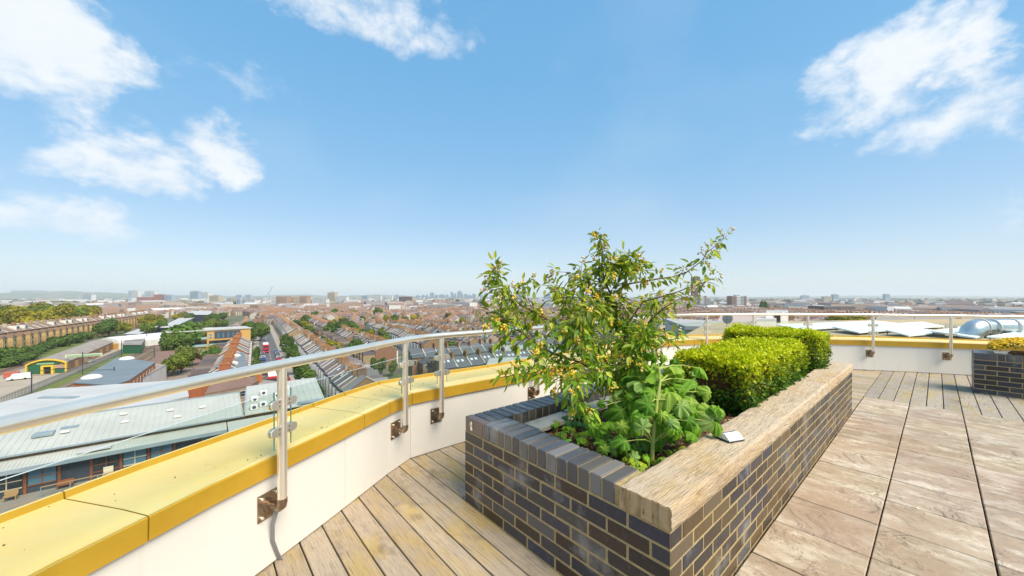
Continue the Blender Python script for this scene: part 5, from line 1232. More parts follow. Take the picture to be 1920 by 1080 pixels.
# metal-roofed workshop below the terrace: local frame along DV, y towards the camera is negative
wk = thing('workshop_building', 'long low building with pale ribbed metal roof, metal canopy and timber shopfronts below the terrace', 'building', (*SN(0, -64, 0).xy, GZ), TH)
def Lz(z): return z - GZ
def seam_roof(x0, x1, y0, z0, y1, z1, rib, mi=0, th=.15, off=0):
    m_ = MB(); a, b_, c_, d = Vector((x0, y0, z0)), Vector((x1, y0, z0)), Vector((x1 + off, y1, z1)), Vector((x0 + off, y1, z1)); m_.poly([a, b_, c_, d]); dn = Vector((0, 0, -th)); m_.poly([a + dn, b_ + dn, b_, a]); m_.poly([b_ + dn, c_ + dn, c_, b_]); m_.poly([d + dn, c_ + dn, c_, d][::-1]); m_.poly([d + dn, a + dn, a, d]); m_.poly([a + dn, b_ + dn, c_ + dn, d + dn][::-1])
    k = x0 + rib
    while k < x1: m_.bar(Vector((k, y0, z0 + .02)), Vector((k + off, y1, z1 + .02)), .05, .07); k += rib
    return m_
m_ = MB(); m_.prism([(-40, .4), (3.4, .4), (3.4, 8), (-40, 8)], 0, Lz(-15.75)); m_.prism([(3.41, 1.0), (14, 1.0), (14, 11), (3.41, 11)], 0, Lz(-15.6)); m_.build('wall', 'timber_tan', wk)
seam_roof(-40, 3.5, -.2, Lz(-15.5), 8.2, Lz(-13.9), .62).build('roof', 'metal_roof', wk)
seam_roof(3.6, 14.2, -.2, Lz(-15.4), 12, Lz(-13.8), .8, off=1.2).build('roof', 'metal_roof', wk)
m_ = MB(); m_.bar((-40, -.25, Lz(-15.52)), (3.6, -.25, Lz(-15.52)), .14, .16); m_.bar((-40, 8.3, Lz(-13.86)), (3.6, 8.3, Lz(-13.86)), .35, .18); m_.bar((3.55, 0, Lz(-15.1)), (4.4, 8, Lz(-13.6)), .15, .2); m_.build('gutter', 'metal_grey', wk)
seam_roof(-27, 1.5, -2.3, Lz(-16.5), .2, Lz(-16.0), .3, th=.32).build('canopy', 'metal_roof', wk)
seam_roof(1.6, 16, -5.0, Lz(-16.6), -.6, Lz(-15.9), .22, th=.25).build('canopy', 'metal_roof', wk)
m_ = MB(); m_.bar((-27, -2.42, Lz(-16.6)), (1.5, -2.42, Lz(-16.6)), .10, .42); m_.build('fascia', 'metal_grey', wk)
m_ = MB(); m_.box((-19, -1.0, Lz(-18.1)), (42, .3, 3.4), 0); m_.build('shopfront_wall', 'dark_wall', wk)
for k in range(18):
    x = -39 + k * 2.35; m_ = MB(); m_.box((x, -1.2, Lz(-18.0)), (.22, .14, 3.2), 0); m_.build('timber_post', 'timber_red', wk)
    if k % 4 == 3: continue
    m_ = MB(); m_.box((x + 1.17, -1.2, Lz(-17.9)), (1.9, .06, 1.7), 1); m_.box((x + 1.17, -1.21, Lz(-18.0)), (2.0, .1, .09), 0); m_.box((x + 1.17, -1.21, Lz(-17.0)), (2.0, .1, .09), 0); m_.box((x + 1.17, -1.21, Lz(-18.8)), (2.0, .1, .12), 0); m_.box((x + 1.17, -1.25, Lz(-17.95)), (.08, .1, 1.7), 0); m_.build('window', ['cream_paint' if k % 2 else 'timber_red', 'blue_pane' if k % 3 else 'window_glass'], wk)
for k, (x, y, w_, h_, m2) in enumerate([(-16.2, -2.2, .9, 1.0, 'timber_tan'), (-12.6, -1.9, 1.2, .8, 'timber_red'), (-9.4, -2.0, .8, 1.3, 'cream_paint'), (-20.5, -2.4, 1.4, .7, 'timber_tan')]):
    q = MB(); q.box((0, 0, h_ / 2), (w_, .6, .06), 0)
    for sx in (-1, 1):
        for sy in (-1, 1): q.box((sx * w_ * .42, sy * .24, h_ / 4), (.06, .06, h_ / 2), 0)
    q.box((0, .28, h_ * .78), (w_, .05, h_ * .45), 0); pw = Matrix.Rotation(TH, 3, 'Z') @ Vector((x, y, 0)); tag(q.build('bench', m2, loc=(wk.location.x + pw.x, wk.location.y + pw.y, -19.59), rz=TH), 'wooden bench seat on the walkway in front of the timber shopfronts', 'bench', 'benches on the walkway')
m_ = MB(); m_.prism([(-40, -7.2), (2, -7.2), (2, -1.0), (-40, -1.0)], 0, Lz(-19.6)); m_.build('walkway', 'grey_roof', wk)
rl = MB()
for x0, x1, y in ((-24, 2, -7.0), (-14, 2, -3.4)):
    rl.bar((x0, y, Lz(-18.5)), (x1, y, Lz(-18.5)), .12, .07, 0)
    k = x0
    while k <= x1: rl.bar((k, y, Lz(-19.6)), (k, y, Lz(-18.5)), .06, .06, 1); k += 2.0
    rl.poly([(x0, y + .03, Lz(-19.5)), (x1, y + .03, Lz(-19.5)), (x1, y + .03, Lz(-18.7)), (x0, y + .03, Lz(-18.7))], 2)
rl.bar((-24, -7.0, Lz(-18.5)), (-29, -10.5, Lz(-18.5)), .12, .07, 0)
rl.build('balustrade', ['timber_tan', 'metal_grey', 'clear_glass'], wk)
for x, y, z in [(-13.5, 3.2, -14.6), (-4.4, 5.0, -14.3), (-3.6, 2.6, -14.75), (-9, 6, -14.1), (-1.0, 4.4, -14.4), (-8.6, 3.6, -14.6)]:
    m_ = MB(); m_.box((x, y, Lz(z)), (.7, .35, .25), 0, bev=.03); m_.build('roof_vent', 'white_paint', wk)
m_ = MB(); m_.box((-15.2, 3.6, Lz(-14.6)), (1.6, 1.2, .35), 0, bev=.03); m_.box((-13.4, 4.6, Lz(-14.5)), (1.4, .5, .25), 0); m_.build('skylight', 'metal_grey', wk)
m_ = MB(); m_.box((-10.5, -1.1, Lz(-16.1)), (2.6, 1.3, .16), 0, bev=.02); m_.build('hatch', 'pale_roof', wk)
rt2 = random.Random(3)
for k, (x, y) in enumerate([(4.8, 1.3), (6.0, 2.0), (7.0, 1.2), (5.2, 4.6), (8.2, 4.8), (6.6, 6.8), (9.8, 7.6)]):
    m_ = MB(); z = -15.4 + 1.6 * (y + .2) / 12.2; m_.box((x, y, Lz(z) + .35), (.9, .8, .7), 0, bev=.04); m_.tube([(x, y - .42, Lz(z) + .38), (x, y - .40, Lz(z) + .38)], .25, 10, 1)
    o = m_.build('condenser_unit', ['white_paint', 'dark_wall'], loc=wk.matrix_basis @ Vector((0, 0, 0)), rz=TH); tag(o, 'white air-conditioning unit on the right-hand section of the ribbed metal roof', 'air conditioner', 'air-conditioning units on the metal roof')
for o_, lab in ((MB(), 'blue plastic water butt on the walkway in front of the timber shopfronts'),):
    o_.tube([(0, 0, 0), (0, 0, .9)], .35, 12); p = wk.location + Vector((-18.6 * .758 + 5.0 * .652, -18.6 * .652 - 5.0 * .758, 0)); q = o_.build('water_butt', 'car_blue', loc=(p.x, p.y, -19.59)); tag(q, lab, 'barrel')
# long pipe that runs along the near edge of the next roof
m_ = MB(); m_.tube([PD(560, 757, 48), PD(660, 741, 62), PD(668, 742, 60)], .28, 10); m_.tube([PD(545, 778, 45), PD(640, 758, 52)], .2, 8); m_.build('roof_pipe', 'metal_grey', label='grey roof-edge pipe running right along the metal roof towards the street', cat='pipe')

wp = [P(-120, 790, -18.5), P(93, 729, -18.5), P(345, 712, -18.5), P(352, 742, -18.5), P(196, 781, -18.5), P(-40, 812, -18.5)]
t, c = poly_building('white_roofed_shed', 'wide low building with bright white flat roof behind the ribbed metal roof', wp, GZ, -18.5, 'white_paint', 'pale_roof')
for px, py in ((95, 728 + 14), (110, 740)): pass
m_ = MB(); p = P(110, 745, -18.4) - t.location; m_.box((p.x, p.y, -18.45 + 26.5), (7, 1.2, .3), 0); m_.build('rooflight', 'metal_grey', t)
wp = [P(194, 748, -20), P(268, 748, -20), P(268, 735, -20), P(200, 735, -20)]
t, c = poly_building('white_rendered_house', 'small white rendered building with one window beside the car park', wp, GZ, -20, 'white_paint', 'pale_roof'); add_windows(t, c, wp[0], wp[1], [-22], 2, 1.2, 1.6)
# red brick building, blue-grey roof
rp = [P(138, 717, -19.5), P(212, 722, -19.5), P(243, 712, -19.5), P(291, 679, -19.5), P(220, 670, -19.5)]
t, c = poly_building('flat_roofed_workshop', 'orange brick building with large blue-grey flat roof and two white roof domes', rp, GZ, -19.5, 'orange_brick', 'felt_blue')
add_windows(t, c, rp[2], rp[3], [-21.5, -24.3], 7, 1.1, 1.6); add_windows(t, c, rp[0], rp[1], [-21.5], 3, 1.1, 1.6)
for px, py in ((172, 708), (238, 673)):
    p = P(px, py, -19.45) - t.location; m_ = MB(); m_.sphere((p.x, p.y, 7.0), 2.0, 0, (1, 1, 1), 14, 8, (1, 1, .45)); m_.build('roof_dome', 'white_paint', t)
# grey sheds behind it and brown roof
for nm, lb, pp_, z1, wm, rm in [('store_building', 'small grey-roofed shed with white doors behind the orange brick building', [(243, 712), (268, 708), (312, 684), (288, 681)], -21.5, 'white_paint', 'grey_roof'),
        ('pitched_store', 'long low building with reddish-brown roof beside the railway', [(278, 683), (313, 681), (336, 656), (302, 655)], -22.5, 'red_brick', 'brown_roof'),
        ('hall_building', 'low building with brown tiled roof between the car park and the street', [(384, 738), (470, 722), (500, 704), (400, 712)], -20.5, 'stock_brick', 'brown_roof'),
        ('hall_building', 'grey-roofed single-storey building at the near end of the street beside the brick chimney', [(470, 738), (528, 742), (530, 716), (492, 712)], -21, 'stock_brick', 'grey_roof'),
        ('flat_roofed_block', 'blue-grey flat-roofed block with two white domes in front of the orange chimneys', [(404, 688), (462, 688), (458, 660), (420, 664)], -19, 'orange_brick', 'felt_blue'),
        ('green_shed', 'dark green shed with grey pitched roof beyond the white tent', [(230, 646), (265, 646), (276, 628), (238, 628)], -22, 'green_paint', 'grey_roof'),
        ('platform_canopy', 'long white station canopy beside the railway, nearest of the three', [(300, 614), (322, 614), (368, 594), (344, 592)], -21.5, 'dark_wall', 'pale_roof'),
        ('platform_canopy', 'white station roof beyond the long canopy', [(346, 590), (394, 590), (398, 583), (362, 582)], -18.5, 'dark_wall', 'pale_roof'),
        ('platform_canopy', 'narrow pale platform roof left of the railway before the big dark tree', [(232, 626), (262, 626), (312, 606), (292, 606)], -21.5, 'dark_wall', 'pale_roof'),
        ('glass_roofed_hall', 'pale blue flat-roofed building right of the slate houses, low in the view', [(905, 700), (1010, 690), (1000, 668), (918, 672)], -19, 'metal_grey', 'metal_roof'),
        ('glass_roofed_hall', 'pale blue flat-roofed building with grey rooflight behind the planter tree', [(925, 662), (1060, 660), (1040, 645), (930, 648)], -19, 'metal_grey', 'metal_roof')]:
    q = [P(x, y, z1) for x, y in pp_]; t, c = poly_building(nm, lb, q, GZ, z1, wm, rm)
    if nm in ('hall_building', 'store_building', 'flat_roofed_block', 'pitched_store', 'glass_roofed_hall'): add_windows(t, c, q[0], q[1], [z1 - 1.7], 4, 1.2, 1.3)
    if nm == 'flat_roofed_block':
        for px, py in ((436, 682), (442, 668)):
            p = P(px, py, z1) - t.location; m_ = MB(); m_.sphere((p.x, p.y, z1 - GZ + .05), 1.5, 0, (1, 1, 1), 12, 8, (1, 1, .45)); m_.build('roof_dome', 'white_paint', t)
    if nm == 'hall_building':
        m_ = MB(); p = (q[1] + q[2]) / 2 - t.location; m_.box((p.x, p.y, 6.3), (1.3, .8, 2.4), 0, bev=.03); ch = m_.build('chimney', 'orange_brick', t)
# yellow brick flats
fl_ = thing('apartment_block', 'three-storey yellow brick apartment block with dark balconies and pale glass balustrades', 'building', (*P(314, 674, GZ).xy, GZ), 0)
pa = P(314, 674, GZ); pb = P(470, 659.5, GZ); d = (pb - pa); WL = d.length; fl_.rotation_euler.z = math.atan2(d.y, d.x); HZ = 12.0
m_ = MB(); m_.box((WL / 2, 7, HZ / 2 - .2), (WL, 14, HZ - .4), 0); m_.build('wall', 'yellow_brick', fl_)
m_ = MB(); m_.box((WL / 2, 7, HZ + .05), (WL + .8, 14.8, .45), 0); m_.box((WL * .3, 6, HZ + .6), (3, 2, .8), 0); m_.box((WL * .46, 6, HZ + .5), (5, 3, .7), 0); m_.build('roof', 'pale_roof', fl_)
def recess(x0, x1, z0, z1, rail=True):
    m_ = MB(); m_.box(((x0 + x1) / 2, -.03, (z0 + z1) / 2), (x1 - x0, .14, z1 - z0), 0); k = x0 + 1.0  # near-black panel on the wall, balcony shade put into its colour
    while k < x1 - 1: m_.box((k, -.12, (z0 + z1) / 2 - .1), (1.0, .05, z1 - z0 - .5), 1); k += 3.1
    o = m_.build('balcony', ['dark_void', 'window_glass'], fl_)
    if rail: r_ = MB(); r_.box(((x0 + x1) / 2, -.75, z0 + .5), (x1 - x0, .06, 1.0), 0); r_.box(((x0 + x1) / 2, -.4, z0 - .06), (x1 - x0, .8, .12), 1); r_.build('balustrade', ['teal_glass', 'yellow_brick'], o)
u = WL / 152
recess(22 * u, 36 * u, 8.0, 11.2); recess(41 * u, 67 * u, 8.0, 11.2); recess(22 * u, 36 * u, 4.6, 7.0); recess(40 * u, 67 * u, 4.6, 7.0); recess(71 * u, 112 * u, 4.6, 7.0); recess(85 * u, 100 * u, 1.2, 3.6, False); recess(30 * u, 66 * u, 1.0, 3.4, False)
m_ = MB(); m_.box((106 * u, -.06, 9.6), (50 * u, .2, 3.4), 0)
for k in range(5): m_.box(((88 + k * 9.5) * u, -.2, 9.2), (2.6 * u, .12, 2.6), 1)
m_.build('dark_cladding', ['dark_wall', 'blue_pane'], fl_)
for x, z, w_, h_ in ((15.5, 9.4, 1.0, 2.6), (12, 5.2, 3.0, 2.4), (74, 9.8, 1.0, .8), (74, 8.6, 1.0, .8), (118, 5.6, 3, 2)):
    m_ = MB(); win(m_, Vector((x * u, 0, z)), EX, -EY, w_, h_, bars=False); m_.build('window', ['white_paint', 'blue_pane'], fl_)
# ---
# garden shop
gs = P(50, 703, GZ); ge = P(127, 699, GZ); gl = thing('garden_shop', 'long shed shop with yellow arched front, green panels and brown brick side wall', 'shop', (gs.x, gs.y, GZ)); d = ge - gs; W_ = d.length; gl.rotation_euler.z = math.atan2(d.y, d.x)
far = P(212, 655, GZ) - ge; Lr = Matrix.Rotation(-gl.rotation_euler.z, 3, 'Z') @ far; sk = Lr.x / Lr.y; Ld = Lr.y
arch = [(0, 3.4), (.12 * W_, 4.3), (.3 * W_, 5.0), (.5 * W_, 5.3), (.7 * W_, 5.1), (.88 * W_, 4.5), (W_, 3.8)]
m_ = MB(); m_.poly([(0, 0, 0), (W_, 0, 0)] + [(x, 0, z) for x, z in arch[::-1]]); m_.poly([(W_, 0, 0), (W_ + sk * Ld, Ld, 0), (W_ + sk * Ld, Ld, 3.8), (W_, 0, 3.8)]); m_.poly([(0, 0, 0), (0, 0, 3.4), (sk * Ld, Ld, 3.4), (sk * Ld, Ld, 0)]); m_.poly([(sk * Ld, Ld, 0)] + [(x + sk * Ld, Ld, z) for x, z in arch] + [(W_ + sk * Ld, Ld, 0)]); m_.build('wall', 'brown_brick', gl)
m_ = MB()
for (x0, z0), (x1, z1) in zip(arch[:-1], arch[1:]): m_.poly([(x0, -.3, z0 + .12), (x1, -.3, z1 + .12), (x1 + sk * Ld, Ld, z1 + .12), (x0 + sk * Ld, Ld, z0 + .12)]); m_.poly([(x0, -.3, z0 - .1), (x1, -.3, z1 - .1), (x1, -.3, z1 + .12), (x0, -.3, z0 + .12)])
m_.build('roof', 'shed_roof', gl)
m_ = MB()
for (x0, z0), (x1, z1) in zip(arch[:-1], arch[1:]): m_.bar((x0, -.45, z0 - .05), (x1, -.45, z1 - .05), .3, .5)
m_.bar((.2, -.45, 0), (.2, -.45, 3.2), .4, .5); m_.bar((W_ - .2, -.45, 0), (W_ - .2, -.45, 3.6), .4, .5); m_.build('arch_trim', 'yellow_paint', gl)
m_ = MB(); m_.box((W_ * .21, -.1, 1.8), (W_ * .34, .2, 3.2), 0); m_.box((W_ * .5, -.12, 3.9), (W_ * .6, .2, 1.0), 0); m_.box((W_ * .82, -.1, 1.0), (W_ * .3, .2, 1.4), 0); m_.build('green_panel', 'green_paint', gl)
m_ = MB(); m_.box((W_ * .46, -.26, 3.75), (W_ * .42, .06, .55), 0); m_.build('sign_board', 'sign_green', gl)
m_ = MB(); m_.box((W_ * .82, -.22, 2.55), (W_ * .3, .1, 1.3), 0)
for z in (2.2, 2.6, 3.0): m_.box((W_ * .82, -.29, z), (W_ * .27, .04, .16), 1)
m_.build('sign_board', ['timber_red', 'cream_paint'], gl)
m_ = MB(); m_.box((W_ * .535, -.5, 2.9), (W_ * .3, .8, .5), 0); m_.box((W_ * .41, -.5, 1.4), (.6, .8, 2.6), 0); m_.box((W_ * .66, -.5, 1.4), (.6, .8, 2.6), 0); m_.box((W_ * .535, -.2, 1.3), (W_ * .2, .2, 2.6), 1); m_.build('door', ['yellow_paint', 'dark_void'], gl)
for k in range(5): m_ = MB(); f = .12 + k * .17; m_.box((W_ + sk * Ld * f + .03, Ld * f, 1.9), (.1, 3.0, 2.6), 0); m_.build('side_panel', 'timber_tan', gl)
t = thing('roof_sign', 'long yellow-framed green sign standing on the roof of the garden shop', 'sign', (*P(128, 672, GZ + 5).xy, GZ + 4.9)); m_ = MB(); m_.box((4, 0, .9), (9.5, .3, 1.1), 0); m_.build('board', 'cream_paint', t); m_ = MB(); m_.box((4, -.2, .9), (8.8, .1, .65), 0); m_.build('panel', 'sign_green', t); t.rotation_euler.z = gl.rotation_euler.z + .25
m_ = MB()
for x in (0, 4, 8): m_.bar((x, .1, -.6), (x, .1, .4), .1, .1)
m_.build('leg', 'fence_grey', t)
# white tent
tt = P(178, 655, GZ); te = P(225, 655, GZ); d = te - tt; t = thing('marquee_tent', 'white arched marquee with a yellow doorway at the far end of the yard', 'tent', (tt.x, tt.y, GZ), math.atan2(d.y, d.x)); W2 = d.length; m_ = MB(); prof = [(0, 3.4), (W2 * .15, 5.2), (W2 * .5, 6.4), (W2 * .85, 5.2), (W2, 3.4)]
for (x0, z0), (x1, z1) in zip(prof[:-1], prof[1:]): m_.poly([(x0, 0, z0), (x1, 0, z1), (x1 + 4, 26, z1), (x0 + 4, 26, z0)])
m_.poly([(0, 0, 0), (W2, 0, 0)] + [(x, 0, z) for x, z in prof[::-1]]); m_.poly([(W2, 0, 0), (W2 + 4, 26, 0), (W2 + 4, 26, 3.4), (W2, 0, 3.4)]); m_.poly([(0, 0, 0), (0, 0, 3.4), (4, 26, 3.4), (4, 26, 0)]); m_.build('canvas', 'white_paint', t); m_ = MB(); m_.box((W2 * .8, -.2, 1.6), (W2 * .3, .3, 3), 0); m_.build('doorway', 'yellow_brick', t)

# yard fence: posts and panels
fn = thing('palisade_fence', 'long grey palisade fence between the yard and the railway', 'fence', AB(200, -53.5, GZ)); m_ = MB(); o0 = AB(200, -53.5)
for k in range(0, 260):
    p = AB(95 + k * .75, -53.5) - o0; m_.bar((p.x, p.y, 0), (p.x, p.y, 2.4), .10, .10)
m_.build('pales', 'fence_grey', fn); m_ = MB()
for z in (.5, 2.0): p, q = AB(95, -53.5) - o0, AB(290, -53.5) - o0; m_.bar((p.x, p.y, z), (q.x, q.y, z), .06, .1)
m_.build('rail', 'fence_grey', fn)
masts = [(118, -52), (158, -50.5), (196, -51), (240, -50.5), (290, -51), (150, -33), (200, -33), (255, -33)]
for k, (a, b_) in enumerate(masts):
    p = AB(a, b_, GZ); m_ = MB(); m_.bar((0, 0, 0), (0, 0, 8.0), .18, .18); arm = VV * (7 if b_ < -40 else -7); m_.bar((0, 0, 7.4), (arm.x, arm.y, 7.6), .15, .15); m_.bar((0, 0, 6.2), (arm.x * .5, arm.y * .5, 6.2), .1, .1)
    o = m_.build('catenary_mast', 'dark_wall', loc=p); tag(o, 'dark steel overhead-line mast on the yard side of the railway' if b_ < -40 else 'dark steel overhead-line mast on the street side of the railway', 'mast', 'masts on the yard side' if b_ < -40 else 'masts on the street side')
for k, (a, b_, h_) in enumerate([(101, 10.6, 8), (138, 10.6, 8), (176, 10.6, 8)]):
    p = AB(a, b_, GZ); t = thing('street_lamp', 'street lamp on the right-hand pavement between the street trees', 'street lamp', p, HU + math.pi / 2, 'street lamps on the right-hand pavement'); m_ = MB(); m_.tube([(0, 0, 0), (0, 0, h_), (1.2, 0, h_ + .3)], [.09, .07, .05], 8); m_.build('pole', 'fence_grey', t); m_ = MB(); m_.box((1.4, 0, h_ + .3), (.7, .25, .12), 0, bev=.03); m_.build('lamp_head', 'white_paint', t)

# ------------------------------------------------------------ vehicles
def car(colour, label, group=None, van=False):
    t = thing('van' if van else 'car', label, 'van' if van else 'car', group=group); L_, W_ = (5.0, 1.95) if van else (4.2, 1.75); m_ = MB()
    pr = [(-2.1, .35), (-2.12, .75), (-1.95, .92), (-1.2, .98), (-.55, 1.40), (.95, 1.42), (1.75, 1.0), (2.08, .92), (2.1, .35)] if not van else [(-2.5, .35), (-2.5, .95), (-1.9, 1.15), (-1.3, 2.1), (2.4, 2.2), (2.5, .35)]
    n = len(pr); h_ = W_ / 2
    def yy(z): return h_ if z < 1.0 else h_ * (.82 if not van else .95)
    l_ = [(x, -yy(z), z) for x, z in pr]; r_ = [(x, yy(z), z) for x, z in pr]; m_.poly(l_[::-1]); m_.poly(r_)
    for k in range(n): k2 = (k + 1) % n; m_.poly([l_[k], r_[k], r_[k2], l_[k2]][::-1])
    m_.build('body', colour, t); g_ = MB()
    if not van:
        g_.poly([(-1.18, -.7, 1.0), (-1.18, .7, 1.0), (-.6, .62, 1.385), (-.6, -.62, 1.385)]); g_.poly([(1.68, .7, 1.05), (1.68, -.7, 1.05), (1.0, -.62, 1.40), (1.0, .62, 1.40)])
        for v in g_.v: pass
        g_.v = [(x - .02 if x < 0 else x + .02, y, z + .012) for x, y, z in g_.v]
        for sg in (-1, 1): g_.poly([(-1.0, sg * h_ * .97, 1.02), (1.5, sg * h_ * .97, 1.02), (.95, sg * h_ * .84, 1.36), (-.5, sg * h_ * .84, 1.36)])
    else: g_.poly([(-1.9, -.8, 1.2), (-1.9, .8, 1.2), (-1.38, .75, 2.0), (-1.38, -.75, 2.0)]); g_.v = [(x - .03, y, z) for x, y, z in g_.v]
    g_.build('window_glass', 'window_glass', t)
    for x in (-1.3, 1.3):
        for sg in (-1, 1): w2 = MB(); w2.tube([(x, sg * (h_ - .12), .32), (x, sg * (h_ + .02), .32)], .32, 12); w2.build('wheel', 'tyre', t)
    return t
CARS = {}
def put_car(colour, p, rz, label, group=None, van=False):
    k = (colour, van)
    if k not in CARS: t = CARS[k] = car(colour, label, group, van); t.location = p; t.rotation_euler.z = rz
    else: t = copy_tree(CARS[k], p, rz, label, group)
    if group is None and 'group' in t: del t['group']
    return t
put_car('car_red', P(300, 752, GZ + .05), 2.6, 'red car parked near the yellow-green bushes below the railing'); put_car('car_blue', P(332, 731, GZ + .05), 1.3, 'dark blue car in the car park left of the white car'); put_car('car_white', P(352, 728, GZ + .05), .4, 'white car in the car park right of the dark blue car')
put_car('car_silver', P(166, 680, GZ + .05), .8, 'silver car beside the brown side wall of the garden shop'); put_car('car_red', P(316, 694, GZ + .05), .1, 'red car under the bright green trees, left of the pair'); put_car('car_red', P(333, 692, GZ + .05), .1, 'red car under the bright green trees, right of the pair')
cols = ['car_silver', 'car_black', 'car_white', 'car_blue', 'car_silver', 'car_black', 'car_white', 'car_red']
for side, b_, a0 in (('left', 2.6, 105), ('right', 8.4, 108)):
    for k in range(19):
        a = a0 + k * 6.3
        if (k * 5 + (side == 'left')) % 6 == 0: continue
        cc = cols[(k * 3 + (side == 'left')) % 8]; nm = cc.split('_')[1]
        put_car(cc, AB(a, b_, GZ + .03), HU, '%s car parked along the %s kerb of the tree-lined street' % (nm, side), '%s cars along the %s kerb' % (nm, side))
put_car('car_white', AB(137, 6.5, GZ + .03), HU, 'white van driving towards the camera in the tree-lined street', None, True)
put_car('car_white', P(35, 712, GZ + .04), .9, 'white van parked at the left edge of the yard', None, True)
def bus(label, p, rz, low=False):
    t = thing('bus', label, 'bus', p, rz); m_ = MB(); L_, h_ = (10.5, 4.3) if not low else (9, 3.0); m_.box((0, 0, h_ / 2 + .2), (L_, 2.5, h_ - .4), 0, bev=.12); m_.build('body', 'red_paint', t); m_ = MB(); m_.box((0, 0, h_ + .03), (L_ - .3, 2.3, .12), 0); m_.build('roof', 'white_paint', t)
    for z in ((1.6, 3.2) if not low else (1.9,)):
        for sg in (-1, 1): m_ = MB(); m_.box((0, sg * 1.252, z), (L_ - 1, .02, .8), 0); m_.build('window', 'window_glass', t); m_ = MB(); m_.box((sg * (L_ / 2 + .003), 0, z), (.02, 2.1, .9), 0); m_.build('window', 'window_glass', t)
    for x in (-3.2, 3.0):
        for sg in (-1, 1): w2 = MB(); w2.tube([(x, sg * 1.05, .45), (x, sg * 1.27, .45)], .45, 12); w2.build('wheel', 'tyre', t)
bus('red double-decker bus coming up the street beyond the parked cars', AB(222, 4.0, GZ + .03), HU); bus('red single-deck bus with white roof at the near end of the street', AB(141, 3.9 + .4, GZ + .03), HU, True)
m_ = MB(); m_.box((0, 0, 1.3), (3.2, 1.9, 1.7), 0, bev=.05); tag(m_.build('skip_container', 'skip_red', loc=P(22, 709, GZ), rz=.8), 'red-orange metal container in the yard by the garden shop', 'container')

# ------------------------------------------------------------ right side: industrial roofs
RZ = -2.6
rp = [P(1292, 627, RZ), P(1410, 640, RZ), P(1600, 690, RZ), P(2150, 720, RZ), P(2600, 596, RZ), P(1900, 597, RZ), P(1640, 600, RZ), P(1420, 603, RZ), P(1330, 606, RZ)]
t, c = poly_building('flat_roofed_factory', 'large neighbouring factory with sandy gravel flat roof seen beyond the right-hand railing', rp, GZ, RZ, 'grey_roof', 'gravel_roof')
q = [P(1278, 628, -6.0), P(1285, 660, -6.0), P(1405, 668, -6.0), P(1425, 634, -6.0), P(1330, 618, -6.0)]
kb = thing('glazed_roof_building', 'low grey roof edge with pale blue glazed side just beyond the parapet', 'building', (*P(1340, 632, -5).xy, GZ)); a, b_ = P(1284, 625, -4.0), P(1470, 632, -4.0)
base_o = kb.location; a, b_ = a - Vector((base_o.x, base_o.y, 0)), b_ - Vector((base_o.x, base_o.y, 0)); dn = Vector((.25, 1, 0)) * 22
m_ = MB(); zt = -2.9 - GZ; m_.prism([(a.x, a.y), (b_.x, b_.y), (b_.x + 2, b_.y + 14), (a.x + 5, a.y + 20)], zt - .55, zt, bottom=True); m_.build('roof', 'edge_grey', kb)
m_ = MB(); ins = Vector((.3, .6, 0)); m_.prism([(a.x + .3, a.y + .5), (b_.x, b_.y + .5), (b_.x + 2, b_.y + 13), (a.x + 5, a.y + 19)], 0, zt - .702); m_.build('glazing', 'pale_glazing', kb)
m_ = MB()
for k in range(12): p = a.lerp(b_, k / 11); m_.bar((p.x + .2, p.y + .42, zt - 5), (p.x + .2, p.y + .42, zt - .7), .08, .08)
m_.build('mullions', 'white_paint', kb)
def sheet(label, pts, z, tilt, name='roof_sheet'):
    q = [P(x, y, z + (tilt if i in (0, 1) else 0)) for i, (x, y) in enumerate(pts)]; c = ctr(q); t = thing(name, label, 'roof sheet', (c.x, c.y, z)); m_ = MB(); top = [v - t.location for v in q]; m_.poly(top); m_.poly([v - UP * .12 for v in top][::-1])
    for k in range(len(top)): k2 = (k + 1) % len(top); m_.poly([top[k] - UP * .12, top[k2] - UP * .12, top[k2], top[k]])
    m_.build('sheet', 'bright_white', t); m_ = MB()
    for v in top: m_.bar((v.x * .93, v.y * .93, RZ - z), (v.x * .93, v.y * .93, v.z - .13), .06, .06)
    m_.build('frame', 'fence_grey', t)
for k, (pts, z, tl) in enumerate([([(1455, 608), (1640, 601), (1690, 606), (1500, 618)], RZ + .35, .25), ([(1560, 612), (1730, 603), (1772, 611), (1610, 623)], RZ + .35, .3), ([(1660, 618), (1730, 616), (1780, 622), (1704, 629)], RZ + .3, .3), ([(1745, 620), (1800, 612), (1870, 618), (1830, 633)], RZ + .3, .35), ([(1850, 630), (1905, 622), (2010, 628), (1960, 640)], RZ + .3, .35)]):
    sheet(['large white tilted roof sheet furthest left on the gravel roof', 'second white tilted roof sheet from the left, behind the railing post', 'small white diamond-shaped roof sheet nearest the parapet', 'white tilted roof sheet in front of the big duct', 'grey-white roof sheet behind the yellow flowers'][k], pts, z, tl)
